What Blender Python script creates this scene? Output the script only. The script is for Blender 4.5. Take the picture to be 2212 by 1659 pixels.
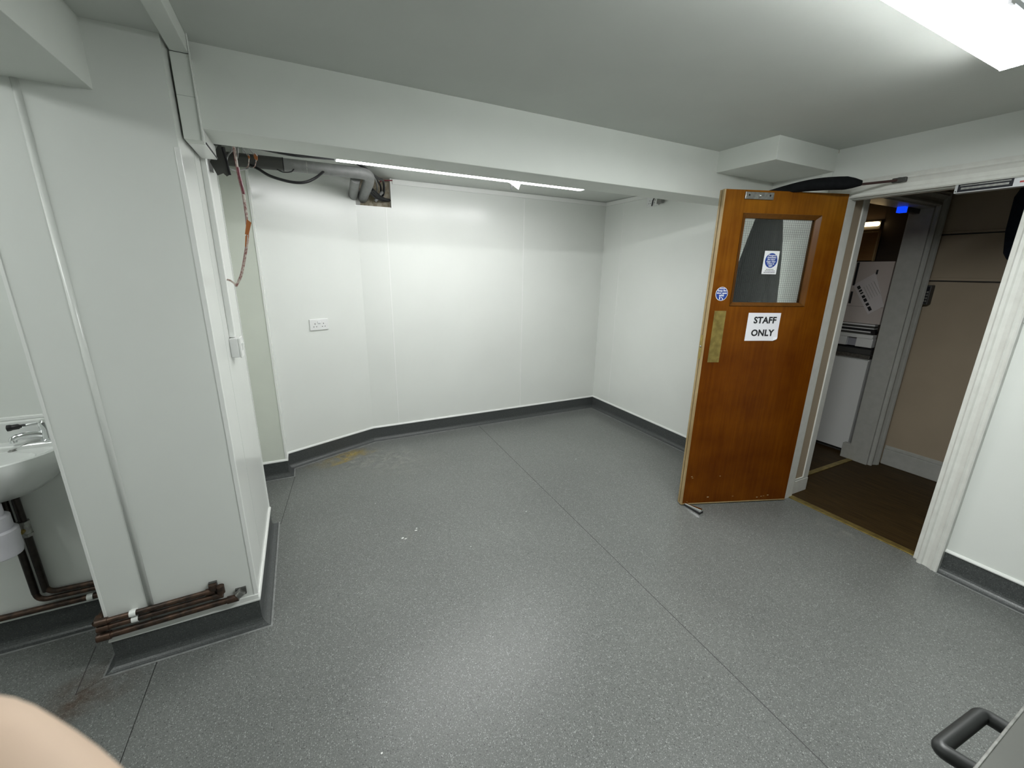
import bpy, bmesh, math, random
from mathutils import Vector, Matrix

for o in list(bpy.data.objects):
    bpy.data.objects.remove(o, do_unlink=True)
random.seed(7)
S = bpy.context.scene
COL = S.collection

# ------------------------------------------------------------------ camera
FPX, YAW, PIT, ROL, EYE = 891.0, 0.4668, 0.26688, -0.01693, 1.53
_f = Vector((math.sin(YAW)*math.cos(PIT), math.cos(YAW)*math.cos(PIT), -math.sin(PIT)))
_r = Vector((math.cos(YAW), -math.sin(YAW), 0))
_d = _f.cross(_r)
CR = math.cos(ROL)*_r + math.sin(ROL)*_d
CD = -math.sin(ROL)*_r + math.cos(ROL)*_d
CF = _f
EYEP = Vector((0, 0, EYE))
cam = bpy.data.cameras.new('camera')
cam.sensor_fit = 'HORIZONTAL'
cam.sensor_width = 36.0
cam.lens = 36.0*FPX/2212.0
cam.clip_start = 0.004
cam.clip_end = 60
cam.dof.use_dof = True
cam.dof.focus_distance = 2.6
cam.dof.aperture_fstop = 20.0
camo = bpy.data.objects.new('camera', cam)
camo.matrix_world = Matrix(((CR.x, -CD.x, -CF.x, 0), (CR.y, -CD.y, -CF.y, 0), (CR.z, -CD.z, -CF.z, EYE), (0, 0, 0, 1)))
COL.objects.link(camo)
S.camera = camo

# ------------------------------------------------------------------ world, exposure
w = bpy.data.worlds.new('world'); S.world = w; w.use_nodes = True
w.node_tree.nodes['Background'].inputs[0].default_value = (0.5, 0.52, 0.55, 1)
w.node_tree.nodes['Background'].inputs[1].default_value = 0.02
S.view_settings.view_transform = 'Standard'
S.view_settings.look = 'None'
S.view_settings.gamma = 1.0
S.view_settings.use_curve_mapping = False
S.view_settings.exposure = 0.0
LAMP_MAIN = 86.0      # room batten diffuser
LAMP_RECESS = 37.5    # recess batten diffuser
LAMP_BASIN = 19.0     # batten over the basin bay, out of frame
LAMP_STORE = 9.0      # warm lamp in the room beyond the corridor

# ------------------------------------------------------------------ materials
def lin(c):
    return tuple((v/12.92 if v <= 0.04045 else ((v+0.055)/1.055)**2.4) for v in c)
def s8(r, g, b):
    return lin((r/255., g/255., b/255.))

MATS = {}
def mat(name, col, rough=0.5, metal=0.0, spec=0.5, emit=None, estr=0.0, noise=None, bump=None, grain=None, coat=0.0):
    """Principled material with optional colour noise (scale, amount), bump (scale, strength), grain (second colour, stretch)."""
    if name in MATS:
        return MATS[name]
    m = bpy.data.materials.new(name); m.use_nodes = True
    nt = m.node_tree; p = nt.nodes['Principled BSDF']
    p.inputs['Base Color'].default_value = (*col, 1)
    p.inputs['Roughness'].default_value = rough
    p.inputs['Metallic'].default_value = metal
    p.inputs['Specular IOR Level'].default_value = spec
    p.inputs['Coat Weight'].default_value = coat
    tc = nt.nodes.new('ShaderNodeTexCoord')
    if emit:
        p.inputs['Emission Color'].default_value = (*emit, 1)
        p.inputs['Emission Strength'].default_value = estr
    if noise:
        n = nt.nodes.new('ShaderNodeTexNoise'); n.inputs['Scale'].default_value = noise[0]; n.inputs['Detail'].default_value = 5
        nt.links.new(tc.outputs['Object'], n.inputs['Vector'])
        r = nt.nodes.new('ShaderNodeValToRGB')
        a = noise[1]
        c2 = noise[2] if len(noise) > 2 else tuple(max(0, v*(1-a)) for v in col)
        r.color_ramp.elements[0].position = 0.35; r.color_ramp.elements[0].color = (*c2, 1)
        r.color_ramp.elements[1].position = 0.65; r.color_ramp.elements[1].color = (*col, 1)
        nt.links.new(n.outputs['Fac'], r.inputs[0]); nt.links.new(r.outputs[0], p.inputs['Base Color'])
    if grain:
        c2, sc = grain
        mp = nt.nodes.new('ShaderNodeMapping'); mp.inputs['Scale'].default_value = sc
        nt.links.new(tc.outputs['Object'], mp.inputs[0])
        n = nt.nodes.new('ShaderNodeTexNoise'); n.inputs['Scale'].default_value = 1.0; n.inputs['Detail'].default_value = 6; n.inputs['Roughness'].default_value = 0.65
        nt.links.new(mp.outputs[0], n.inputs['Vector'])
        n2 = nt.nodes.new('ShaderNodeTexNoise'); n2.inputs['Scale'].default_value = 3.0
        nt.links.new(tc.outputs['Object'], n2.inputs['Vector'])
        ad = nt.nodes.new('ShaderNodeMath'); ad.operation = 'MULTIPLY_ADD'; ad.inputs[1].default_value = 0.5; 
        nt.links.new(n2.outputs['Fac'], ad.inputs[0])
        hf = nt.nodes.new('ShaderNodeMath'); hf.operation = 'MULTIPLY'; hf.inputs[1].default_value = 0.5
        nt.links.new(n.outputs['Fac'], hf.inputs[0]); nt.links.new(hf.outputs[0], ad.inputs[2])
        r = nt.nodes.new('ShaderNodeValToRGB')
        r.color_ramp.elements[0].position = 0.36; r.color_ramp.elements[0].color = (*c2, 1)
        r.color_ramp.elements[1].position = 0.62; r.color_ramp.elements[1].color = (*col, 1)
        nt.links.new(ad.outputs[0], r.inputs[0]); nt.links.new(r.outputs[0], p.inputs['Base Color'])
    if bump:
        n = nt.nodes.new('ShaderNodeTexNoise'); n.inputs['Scale'].default_value = bump[0]; n.inputs['Detail'].default_value = 3
        nt.links.new(tc.outputs['Object'], n.inputs['Vector'])
        b = nt.nodes.new('ShaderNodeBump'); b.inputs['Strength'].default_value = bump[1]; b.inputs['Distance'].default_value = 0.002
        nt.links.new(n.outputs['Fac'], b.inputs['Height']); nt.links.new(b.outputs[0], p.inputs['Normal'])
    MATS[name] = m
    return m

M_CLAD = mat('white_cladding', (0.80, 0.825, 0.79), 0.22, spec=0.45, noise=(2.0, 0.03))
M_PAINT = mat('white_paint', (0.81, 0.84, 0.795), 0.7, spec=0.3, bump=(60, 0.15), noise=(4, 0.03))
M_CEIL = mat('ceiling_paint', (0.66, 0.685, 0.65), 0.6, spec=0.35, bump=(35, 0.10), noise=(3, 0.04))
M_STRIP = mat('white_plastic_strip', (0.86, 0.875, 0.85), 0.25, spec=0.5)
M_PLAST = mat('white_plastic', (0.80, 0.81, 0.80), 0.3, spec=0.5)
M_GREYP = mat('grey_green_paint', (0.70, 0.735, 0.665), 0.55, spec=0.3, noise=(5, 0.04))
M_CREAM = mat('cream_bead', (0.60, 0.61, 0.54), 0.45)
M_GLOSSW = mat('gloss_white_woodwork', (0.74, 0.75, 0.71), 0.35, spec=0.5, noise=(22, 0.1, (0.69, 0.695, 0.655)), bump=(40, 0.3))
M_SHADEW = mat('shaded_white_woodwork', (0.46, 0.46, 0.43), 0.4, spec=0.35, noise=(22, 0.1, (0.42, 0.42, 0.39)), bump=(40, 0.3))  # white woodwork with the corridor's shade put into a darker colour
M_BEIGE = mat('beige_wall', (0.42, 0.345, 0.255), 0.7, noise=(3, 0.06), spec=0.2)
M_SUB = mat('wall_substrate', (0.42, 0.42, 0.40), 0.8)
M_CHROME = mat('chrome', (0.85, 0.86, 0.87), 0.08, 1.0)
M_STEEL = mat('dull_steel', (0.42, 0.42, 0.40), 0.38, 0.9, noise=(60, 0.35))
M_BRASS = mat('aged_brass', (0.50, 0.38, 0.12), 0.36, 0.85, noise=(25, 0.35))
M_BLACK = mat('black_rubber', (0.012, 0.012, 0.013), 0.5)
M_CABLE = mat('black_cable', (0.01, 0.01, 0.012), 0.38)
M_CLOTH = mat('black_cloth', (0.009, 0.0098, 0.011), 0.9, spec=0.12, noise=(40, 0.3))
M_NAVY = mat('navy_cloth', (0.02, 0.028, 0.045), 0.9, spec=0.2, noise=(40, 0.3))
M_PIPEG = mat('grey_pipe_lagging', (0.23, 0.235, 0.23), 0.42, noise=(30, 0.15))
M_RUST = mat('rusty_copper', (0.105, 0.062, 0.042), 0.42, 0.55, noise=(38, 0.5, (0.035, 0.026, 0.021)), bump=(70, 0.5))
M_DARKP = mat('dark_painted_pipe', (0.035, 0.027, 0.022), 0.35, 0.3, noise=(40, 0.5))
M_CERAM = mat('white_ceramic', (0.78, 0.80, 0.78), 0.08, spec=0.6, coat=0.3)
M_TRAP = mat('trap_plastic', (0.70, 0.69, 0.74), 0.4)
M_HOUS = mat('lamp_housing', (0.8, 0.82, 0.84), 0.3)
M_DIFF = mat('lamp_diffuser', (0.9, 0.9, 0.9), 0.3, emit=(0.97, 1.0, 0.985), estr=LAMP_MAIN)
M_DIFFR = mat('recess_lamp_diffuser', (0.9, 0.9, 0.9), 0.3, emit=(1.0, 1.0, 1.0), estr=LAMP_RECESS)
M_DIFFS1 = mat('lamp_diffuser_side', (0.85, 0.85, 0.88), 0.3, emit=(0.95, 0.96, 1.0), estr=LAMP_MAIN*0.022)
M_DIFFS2 = mat('recess_diffuser_side', (0.85, 0.85, 0.88), 0.3, emit=(1.0, 1.0, 1.0), estr=LAMP_RECESS*0.12)
M_DIFFB = mat('basin_lamp_diffuser', (0.9, 0.9, 0.9), 0.3, emit=(0.97, 1.0, 0.985), estr=LAMP_BASIN)
M_DIFFS = mat('store_lamp_diffuser', (0.9, 0.9, 0.9), 0.3, emit=(1.0, 0.72, 0.36), estr=LAMP_STORE)
M_BLUELED = mat('blue_indicator', (0.02, 0.05, 0.4), 0.3, emit=(0.004, 0.055, 0.85), estr=1.1)
M_PAPER = mat('paper', (0.80, 0.80, 0.83), 0.8, spec=0.2)
M_INK = mat('ink', (0.012, 0.012, 0.014), 0.8)
M_BLUE = mat('sign_blue', (0.008, 0.045, 0.28), 0.35)
M_WHITE = mat('print_white', (0.85, 0.86, 0.87), 0.4)
M_RED = mat('print_red', (0.45, 0.03, 0.03), 0.5)
M_SKIN = mat('skin', (0.65, 0.485, 0.365), 0.5, noise=(60, 0.06))
M_GREYB = mat('grey_metal_case', (0.095, 0.098, 0.088), 0.45, noise=(8, 0.12))
M_HANDLE = mat('charcoal_plastic', (0.018, 0.0195, 0.019), 0.45)
M_DARKG = mat('dark_grey_plastic', (0.06, 0.06, 0.056), 0.55)
M_PLASTER = mat('bare_plasterboard', (0.46, 0.42, 0.34), 0.9, noise=(35, 0.5, (0.26, 0.22, 0.15)), bump=(40, 0.8))
M_LABEL = mat('orange_label', (0.40, 0.13, 0.03), 0.5)
M_REDTAPE = mat('red_tape', (0.22, 0.02, 0.04), 0.45, noise=(70, 0.4))
M_WIREW = mat('dirty_white_cable', (0.62, 0.56, 0.50), 0.5, noise=(90, 0.5, (0.25, 0.10, 0.09)))
M_BOARD = mat('brown_board', (0.30, 0.16, 0.06), 0.35, grain=((0.2, 0.1, 0.035), (3, 3, 20)))
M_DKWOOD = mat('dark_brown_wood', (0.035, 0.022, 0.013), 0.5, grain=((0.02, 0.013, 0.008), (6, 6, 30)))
M_EDGEW = mat('pale_wood_edge', (0.44, 0.33, 0.17), 0.5, grain=((0.28, 0.19, 0.08), (40, 40, 3)))
M_DRAWER = mat('dark_joint', (0.07, 0.07, 0.07), 0.8)

def door_wood():
    m = bpy.data.materials.new('varnished_veneer'); m.use_nodes = True
    nt = m.node_tree; p = nt.nodes['Principled BSDF']
    p.inputs['Roughness'].default_value = 0.34
    p.inputs['Specular IOR Level'].default_value = 0.12
    tc = nt.nodes.new('ShaderNodeTexCoord')
    mp = nt.nodes.new('ShaderNodeMapping'); mp.inputs['Scale'].default_value = (55, 55, 3.0)
    nt.links.new(tc.outputs['Object'], mp.inputs[0])
    n1 = nt.nodes.new('ShaderNodeTexNoise'); n1.inputs['Scale'].default_value = 1; n1.inputs['Detail'].default_value = 7; n1.inputs['Roughness'].default_value = 0.6
    nt.links.new(mp.outputs[0], n1.inputs[0])
    n2 = nt.nodes.new('ShaderNodeTexNoise'); n2.inputs['Scale'].default_value = 4.5; n2.inputs['Detail'].default_value = 3
    nt.links.new(tc.outputs['Object'], n2.inputs[0])
    mx = nt.nodes.new('ShaderNodeMath'); mx.operation = 'MULTIPLY_ADD'; mx.inputs[1].default_value = 0.55
    sc = nt.nodes.new('ShaderNodeMath'); sc.operation = 'MULTIPLY'; sc.inputs[1].default_value = 0.45
    nt.links.new(n2.outputs['Fac'], mx.inputs[0]); nt.links.new(n1.outputs['Fac'], sc.inputs[0]); nt.links.new(sc.outputs[0], mx.inputs[2])
    r = nt.nodes.new('ShaderNodeValToRGB'); e = r.color_ramp.elements
    e[0].position = 0.34; e[0].color = (0.086, 0.0185, 0.0005, 1)
    e[1].position = 0.66; e[1].color = (0.165, 0.047, 0.0018, 1)
    nt.links.new(mx.outputs[0], r.inputs[0])
    # tint runs from red-brown low on the leaf to golden towards the head
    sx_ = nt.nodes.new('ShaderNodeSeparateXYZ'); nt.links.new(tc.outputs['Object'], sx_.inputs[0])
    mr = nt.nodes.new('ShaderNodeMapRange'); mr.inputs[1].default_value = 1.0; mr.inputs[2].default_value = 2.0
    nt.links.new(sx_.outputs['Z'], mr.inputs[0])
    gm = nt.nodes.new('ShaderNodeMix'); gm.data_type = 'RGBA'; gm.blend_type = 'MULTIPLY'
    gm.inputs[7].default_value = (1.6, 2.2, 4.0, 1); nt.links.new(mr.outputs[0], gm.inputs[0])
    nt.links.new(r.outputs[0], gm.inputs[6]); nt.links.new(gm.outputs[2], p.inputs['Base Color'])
    return m
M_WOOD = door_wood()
M_WOODD = mat('varnished_bead', (0.15, 0.058, 0.009), 0.32, spec=0.3, grain=((0.085, 0.032, 0.005), (50, 50, 4)))

def vinyl(name, base, dark, light, rough):
    """speckled safety vinyl: small light and dark chips scattered in a grey base"""
    m = bpy.data.materials.new(name); m.use_nodes = True
    nt = m.node_tree; p = nt.nodes['Principled BSDF']
    p.inputs['Specular IOR Level'].default_value = 0.5
    g = nt.nodes.new('ShaderNodeNewGeometry')
    n = nt.nodes.new('ShaderNodeTexNoise'); n.inputs['Scale'].default_value = 1.6; n.inputs['Detail'].default_value = 6
    nt.links.new(g.outputs['Position'], n.inputs[0])
    rr = nt.nodes.new('ShaderNodeValToRGB')
    rr.color_ramp.elements[0].position = 0.3; rr.color_ramp.elements[0].color = (*[v*0.9 for v in base], 1)
    rr.color_ramp.elements[1].position = 0.7; rr.color_ramp.elements[1].color = (*[v*1.08 for v in base], 1)
    nt.links.new(n.outputs['Fac'], rr.inputs[0])
    cur = rr.outputs[0]
    for scale, thr, size, col in ((130, 0.70, 0.30, dark), (160, 0.60, 0.32, light), (80, 0.93, 0.24, light), (300, 0.45, 0.42, light), (330, 0.45, 0.42, dark)):
        v = nt.nodes.new('ShaderNodeTexVoronoi'); v.inputs['Scale'].default_value = scale; v.voronoi_dimensions = '3D'
        mp = nt.nodes.new('ShaderNodeMapping'); mp.inputs['Location'].default_value = (scale*0.37, scale*0.11, 0.5)
        nt.links.new(g.outputs['Position'], mp.inputs[0]); nt.links.new(mp.outputs[0], v.inputs['Vector'])
        sp = nt.nodes.new('ShaderNodeSeparateColor'); nt.links.new(v.outputs['Color'], sp.inputs[0])
        a = nt.nodes.new('ShaderNodeMath'); a.operation = 'GREATER_THAN'; a.inputs[1].default_value = thr
        nt.links.new(sp.outputs[0], a.inputs[0])
        b = nt.nodes.new('ShaderNodeMath'); b.operation = 'LESS_THAN'; b.inputs[1].default_value = size
        nt.links.new(v.outputs['Distance'], b.inputs[0])
        c = nt.nodes.new('ShaderNodeMath'); c.operation = 'MULTIPLY'
        nt.links.new(a.outputs[0], c.inputs[0]); nt.links.new(b.outputs[0], c.inputs[1])
        k = nt.nodes.new('ShaderNodeMath'); k.operation = 'MULTIPLY'; k.inputs[1].default_value = 0.7 if scale < 200 else 0.35
        nt.links.new(c.outputs[0], k.inputs[0])
        mix = nt.nodes.new('ShaderNodeMix'); mix.data_type = 'RGBA'
        nt.links.new(k.outputs[0], mix.inputs[0]); nt.links.new(cur, mix.inputs[6]); mix.inputs[7].default_value = (*col, 1)
        cur = mix.outputs[2]
    nt.links.new(cur, p.inputs['Base Color'])
    n3 = nt.nodes.new('ShaderNodeTexNoise'); n3.inputs['Scale'].default_value = 220; n3.inputs['Detail'].default_value = 2
    nt.links.new(g.outputs['Position'], n3.inputs[0])
    bp = nt.nodes.new('ShaderNodeBump'); bp.inputs['Strength'].default_value = 0.15; bp.inputs['Distance'].default_value = 0.001
    nt.links.new(n3.outputs['Fac'], bp.inputs['Height']); nt.links.new(bp.outputs[0], p.inputs['Normal'])
    p.inputs['Roughness'].default_value = rough
    return m
M_VINYL = vinyl('speckled_grey_vinyl', (0.145, 0.152, 0.145), (0.045, 0.047, 0.046), (0.36, 0.38, 0.36), 0.35)
M_COVE = vinyl('dark_grey_cove_vinyl', (0.062, 0.067, 0.067), (0.025, 0.027, 0.027), (0.13, 0.14, 0.14), 0.36)

def plank_floor():
    m = bpy.data.materials.new('brown_wood_vinyl'); m.use_nodes = True
    nt = m.node_tree; p = nt.nodes['Principled BSDF']; p.inputs['Roughness'].default_value = 0.5; p.inputs['Specular IOR Level'].default_value = 0.15
    g = nt.nodes.new('ShaderNodeNewGeometry')
    mp = nt.nodes.new('ShaderNodeMapping'); mp.inputs['Scale'].default_value = (70, 5, 1)
    nt.links.new(g.outputs['Position'], mp.inputs[0])
    n = nt.nodes.new('ShaderNodeTexNoise'); n.inputs['Scale'].default_value = 1; n.inputs['Detail'].default_value = 6
    nt.links.new(mp.outputs[0], n.inputs[0])
    r = nt.nodes.new('ShaderNodeValToRGB'); e = r.color_ramp.elements
    e[0].position = 0.3; e[0].color = (0.025, 0.014, 0.004, 1); e[1].position = 0.7; e[1].color = (0.062, 0.037, 0.012, 1)
    nt.links.new(n.outputs['Fac'], r.inputs[0]); nt.links.new(r.outputs[0], p.inputs['Base Color'])
    return m
M_PLANK = plank_floor()

def thin_glass():
    m = bpy.data.materials.new('wired_glass_pane'); m.use_nodes = True
    nt = m.node_tree; nt.nodes.remove(nt.nodes['Principled BSDF'])
    t = nt.nodes.new('ShaderNodeBsdfTransparent'); t.inputs[0].default_value = (0.965, 0.985, 0.975, 1)
    gl = nt.nodes.new('ShaderNodeBsdfGlossy'); gl.inputs['Roughness'].default_value = 0.04
    fr = nt.nodes.new('ShaderNodeFresnel'); fr.inputs[0].default_value = 1.45
    mx = nt.nodes.new('ShaderNodeMixShader')
    nt.links.new(fr.outputs[0], mx.inputs[0]); nt.links.new(t.outputs[0], mx.inputs[1]); nt.links.new(gl.outputs[0], mx.inputs[2])
    nt.links.new(mx.outputs[0], nt.nodes['Material Output'].inputs[0])
    return m
M_GLASS = thin_glass()

def stain_mat(name, col, amount, scale):
    """thin film of scuffed residue: mixes towards clear with noise"""
    m = bpy.data.materials.new(name); m.use_nodes = True
    nt = m.node_tree; p = nt.nodes['Principled BSDF']
    p.inputs['Base Color'].default_value = (*col, 1); p.inputs['Roughness'].default_value = 0.8
    tc = nt.nodes.new('ShaderNodeTexCoord')
    n = nt.nodes.new('ShaderNodeTexNoise'); n.inputs['Scale'].default_value = scale; n.inputs['Detail'].default_value = 8; n.inputs['Roughness'].default_value = 0.75
    nt.links.new(tc.outputs['Object'], n.inputs[0])
    r = nt.nodes.new('ShaderNodeValToRGB')
    r.color_ramp.elements[0].position = 0.44; r.color_ramp.elements[0].color = (0, 0, 0, 1)
    r.color_ramp.elements[1].position = 0.66; r.color_ramp.elements[1].color = (amount, amount, amount, 1)
    nt.links.new(n.outputs['Fac'], r.inputs[0])
    gr = nt.nodes.new('ShaderNodeTexGradient'); gr.gradient_type = 'SPHERICAL'
    mp = nt.nodes.new('ShaderNodeMapping'); mp.inputs['Location'].default_value = (-1, -1, 0); mp.inputs['Scale'].default_value = (2, 2, 0)
    nt.links.new(tc.outputs['Generated'], mp.inputs[0]); nt.links.new(mp.outputs[0], gr.inputs[0])
    mu = nt.nodes.new('ShaderNodeMath'); mu.operation = 'MULTIPLY'
    nt.links.new(r.outputs[0], mu.inputs[0]); nt.links.new(gr.outputs[0], mu.inputs[1])
    nt.links.new(mu.outputs[0], p.inputs['Alpha'])
    return m
M_STW = stain_mat('pale_scuff', (0.42, 0.42, 0.38), 0.55, 16)
M_STY = stain_mat('yellow_adhesive', (0.42, 0.32, 0.10), 1.0, 9)
M_STR = stain_mat('rust_stain', (0.14, 0.08, 0.045), 0.9, 8)

# ------------------------------------------------------------------ mesh helpers
class MB:
    def __init__(self):
        self.v = []; self.f = []
    def box(self, x0, y0, z0, x1, y1, z1):
        x0, x1 = min(x0, x1), max(x0, x1); y0, y1 = min(y0, y1), max(y0, y1); z0, z1 = min(z0, z1), max(z0, z1)
        b = len(self.v)
        self.v += [(x0,y0,z0),(x1,y0,z0),(x1,y1,z0),(x0,y1,z0),(x0,y0,z1),(x1,y0,z1),(x1,y1,z1),(x0,y1,z1)]
        self.f += [tuple(b+i for i in q) for q in ((0,3,2,1),(4,5,6,7),(0,1,5,4),(1,2,6,5),(2,3,7,6),(3,0,4,7))]
        return self
    def obb(self, c, ax, ay, az):
        b = len(self.v); c = Vector(c); ax = Vector(ax); ay = Vector(ay); az = Vector(az)
        for sx, sy, sz in ((-1,-1,-1),(1,-1,-1),(1,1,-1),(-1,1,-1),(-1,-1,1),(1,-1,1),(1,1,1),(-1,1,1)):
            self.v.append(tuple(c+ax*sx+ay*sy+az*sz))
        self.f += [tuple(b+i for i in q) for q in ((0,3,2,1),(4,5,6,7),(0,1,5,4),(1,2,6,5),(2,3,7,6),(3,0,4,7))]
        return self
    def prism(self, pts, z0, z1):
        """plan polygon (ccw) extruded in z"""
        b = len(self.v); n = len(pts)
        self.v += [(x, y, z0) for x, y in pts] + [(x, y, z1) for x, y in pts]
        self.f.append(tuple(b+i for i in reversed(range(n)))); self.f.append(tuple(b+n+i for i in range(n)))
        for i in range(n):
            j = (i+1) % n; self.f.append((b+i, b+j, b+n+j, b+n+i))
        return self
    def poly3(self, pts, off):
        """polygon in space given thickness by a vector"""
        b = len(self.v); n = len(pts); off = Vector(off)
        self.v += [tuple(p) for p in pts] + [tuple(Vector(p)+off) for p in pts]
        self.f.append(tuple(b+i for i in range(n))); self.f.append(tuple(b+n+i for i in reversed(range(n))))
        for i in range(n):
            j = (i+1) % n; self.f.append((b+j, b+i, b+n+i, b+n+j))
        return self
    def tube(self, pts, r, seg=12, cap=True):
        pts = [Vector(p) for p in pts]; n = len(pts)
        rs = r if isinstance(r, (list, tuple)) else [r]*n
        b0 = len(self.v); up = None
        for i, p in enumerate(pts):
            t = (pts[min(i+1, n-1)] - pts[max(i-1, 0)])
            t.normalize()
            if up is None:
                a = Vector((0,0,1)) if abs(t.z) < 0.9 else Vector((1,0,0))
                up = (a - t*a.dot(t)).normalized()
            else:
                up = (up - t*up.dot(t)).normalized()
            s = t.cross(up)
            for k in range(seg):
                an = 2*math.pi*k/seg
                self.v.append(tuple(p + (up*math.cos(an) + s*math.sin(an))*rs[i]))
        for i in range(n-1):
            for k in range(seg):
                k2 = (k+1) % seg
                self.f.append((b0+i*seg+k, b0+i*seg+k2, b0+(i+1)*seg+k2, b0+(i+1)*seg+k))
        if cap:
            self.f.append(tuple(b0+k for k in reversed(range(seg))))
            self.f.append(tuple(b0+(n-1)*seg+k for k in range(seg)))
        return self
    def lathe(self, prof, c, seg=24, axis='z'):
        """profile of (radius, height) turned about an axis through c"""
        b0 = len(self.v); c = Vector(c)
        for r, h in prof:
            for k in range(seg):
                an = 2*math.pi*k/seg; a, b = r*math.cos(an), r*math.sin(an)
                q = {'z': (a, b, h), 'y': (a, h, -b), 'x': (h, a, b)}[axis]
                self.v.append(tuple(c+Vector(q)))
        n = len(prof)
        for i in range(n-1):
            for k in range(seg):
                k2 = (k+1) % seg
                self.f.append((b0+i*seg+k, b0+i*seg+k2, b0+(i+1)*seg+k2, b0+(i+1)*seg+k))
        self.f.append(tuple(b0+k for k in reversed(range(seg)))); self.f.append(tuple(b0+(n-1)*seg+k for k in range(seg)))
        return self
    def sweep(self, path, prof, closed_prof=True, ends=None):
        """sections already placed: path is a list of rings of 3-D points"""
        b0 = len(self.v); m = len(path[0])
        for ring in path:
            self.v += [tuple(q) for q in ring]
        for i in range(len(path)-1):
            for k in range(m if closed_prof else m-1):
                k2 = (k+1) % m
                self.f.append((b0+i*m+k, b0+i*m+k2, b0+(i+1)*m+k2, b0+(i+1)*m+k))
        if closed_prof:
            self.f.append(tuple(b0+k for k in reversed(range(m)))); self.f.append(tuple(b0+(len(path)-1)*m+k for k in range(m)))
        return self
    def build(self, name, material, parent=None, smooth=False, bevel=0.0, local=False, kind=None, label=None, cat=None, group=None, seg=2, subsurf=0):
        me = bpy.data.meshes.new(name)
        if parent is not None and not local:
            org = Vector(parent['_org'])
        elif parent is None and not local:
            xs = [q[0] for q in self.v]; ys = [q[1] for q in self.v]; zs = [q[2] for q in self.v]
            org = Vector(((min(xs)+max(xs))/2, (min(ys)+max(ys))/2, min(zs)))
        else:
            org = Vector((0, 0, 0))
        me.from_pydata([tuple(Vector(q)-org) for q in self.v], [], self.f)
        bm = bmesh.new(); bm.from_mesh(me); bmesh.ops.recalc_face_normals(bm, faces=bm.faces); bm.to_mesh(me); bm.free()
        me.materials.append(material)
        if smooth:
            for p in me.polygons: p.use_smooth = True
        o = bpy.data.objects.new(name, me); COL.objects.link(o)
        if parent is not None:
            o.parent = parent
            if not local and '_loc' in parent:
                pass
        else:
            o.location = org
        o['_org'] = tuple(org) if parent is None else tuple(org)
        if bevel > 0:
            b = o.modifiers.new('bevel', 'BEVEL'); b.width = bevel; b.segments = seg; b.limit_method = 'ANGLE'
        if subsurf:
            sd = o.modifiers.new('sub', 'SUBSURF'); sd.levels = subsurf; sd.render_levels = subsurf
        if smooth:
            try:
                with bpy.context.temp_override(object=o, active_object=o, selected_editable_objects=[o]):
                    bpy.ops.object.shade_auto_smooth(angle=math.radians(40))
            except Exception:
                pass
        tag(o, label, cat, group, kind)
        return o

def tag(o, label=None, cat=None, group=None, kind=None):
    if label: o['label'] = label
    if cat: o['category'] = cat
    if group: o['group'] = group
    if kind: o['kind'] = kind
    return o

def thing(name, loc, label=None, cat=None, group=None, kind=None, rz=0.0):
    o = bpy.data.objects.new(name, None); COL.objects.link(o)
    o.empty_display_size = 0.05; o.location = loc; o.rotation_euler = (0, 0, rz)
    o['_org'] = tuple(loc)
    return tag(o, label, cat, group, kind)

def bez(pts, n=8):
    """Catmull-Rom through points"""
    P = [Vector(p) for p in pts]; P = [P[0]*2-P[1]] + P + [P[-1]*2-P[-2]]
    out = []
    for i in range(1, len(P)-2):
        for k in range(n):
            t = k/n
            out.append(0.5*((2*P[i]) + (P[i+1]-P[i-1])*t + (2*P[i-1]-5*P[i]+4*P[i+1]-P[i+2])*t*t + (3*P[i]-P[i-1]-3*P[i+1]+P[i+2])*t**3))
    out.append(P[-2]); return out

def elbow(pts, r=0.04, n=6):
    """polyline with rounded corners"""
    P = [Vector(p) for p in pts]; out = [P[0]]
    for i in range(1, len(P)-1):
        a = (P[i-1]-P[i]); b = (P[i+1]-P[i]); rr = min(r, a.length*0.49, b.length*0.49)
        a = P[i]+a.normalized()*rr; b = P[i]+b.normalized()*rr
        for k in range(n+1):
            t = k/n; out.append(a*(1-t)**2 + P[i]*2*t*(1-t) + b*t*t)
    out.append(P[-1]); return out

def text_mesh(name, body, size, material, parent, mtx, bold=0.0, shear=0.0, align='CENTER', depth=0.0003, label=None, spacing=1.0):
    cu = bpy.data.curves.new(name, 'FONT'); cu.body = body; cu.size = size; cu.align_x = align; cu.align_y = 'CENTER'
    cu.offset = bold; cu.shear = shear; cu.extrude = depth; cu.space_character = spacing; cu.resolution_u = 3
    t = bpy.data.objects.new('tmp_text', cu); COL.objects.link(t)
    me = bpy.data.meshes.new_from_object(t)
    bpy.data.objects.remove(t, do_unlink=True); bpy.data.curves.remove(cu)
    me.transform(mtx); me.materials.clear(); me.materials.append(material); me.name = name
    o = bpy.data.objects.new(name, me); COL.objects.link(o); o.parent = parent; o['_org'] = tuple(parent['_org'])
    if label: o['label'] = label
    return o

# ================================================================== SETTING
XR, YB, ZC = 2.94, 3.72, 2.255          # door wall, recess back wall, ceiling
PX0, PX1, PY0, PY1 = -0.795, -0.308, 1.826, 2.61    # boxed pillar
BY0, BY1, BZ = 1.95, 2.16, 1.995        # beam
ZR = 2.237                              # recess ceiling
YW = 2.13                               # basin wall
DX, DY = 0.46, 3.43                     # splayed wall ends: (DX,YB) to (-0.226,DY)
GX, GY = -0.228, 3.30                   # return face
T = 0.005                               # cladding sheet thickness
ROOM_Y0, ROOM_X0 = -2.2, -2.6
SKZ = 0.125

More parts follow.
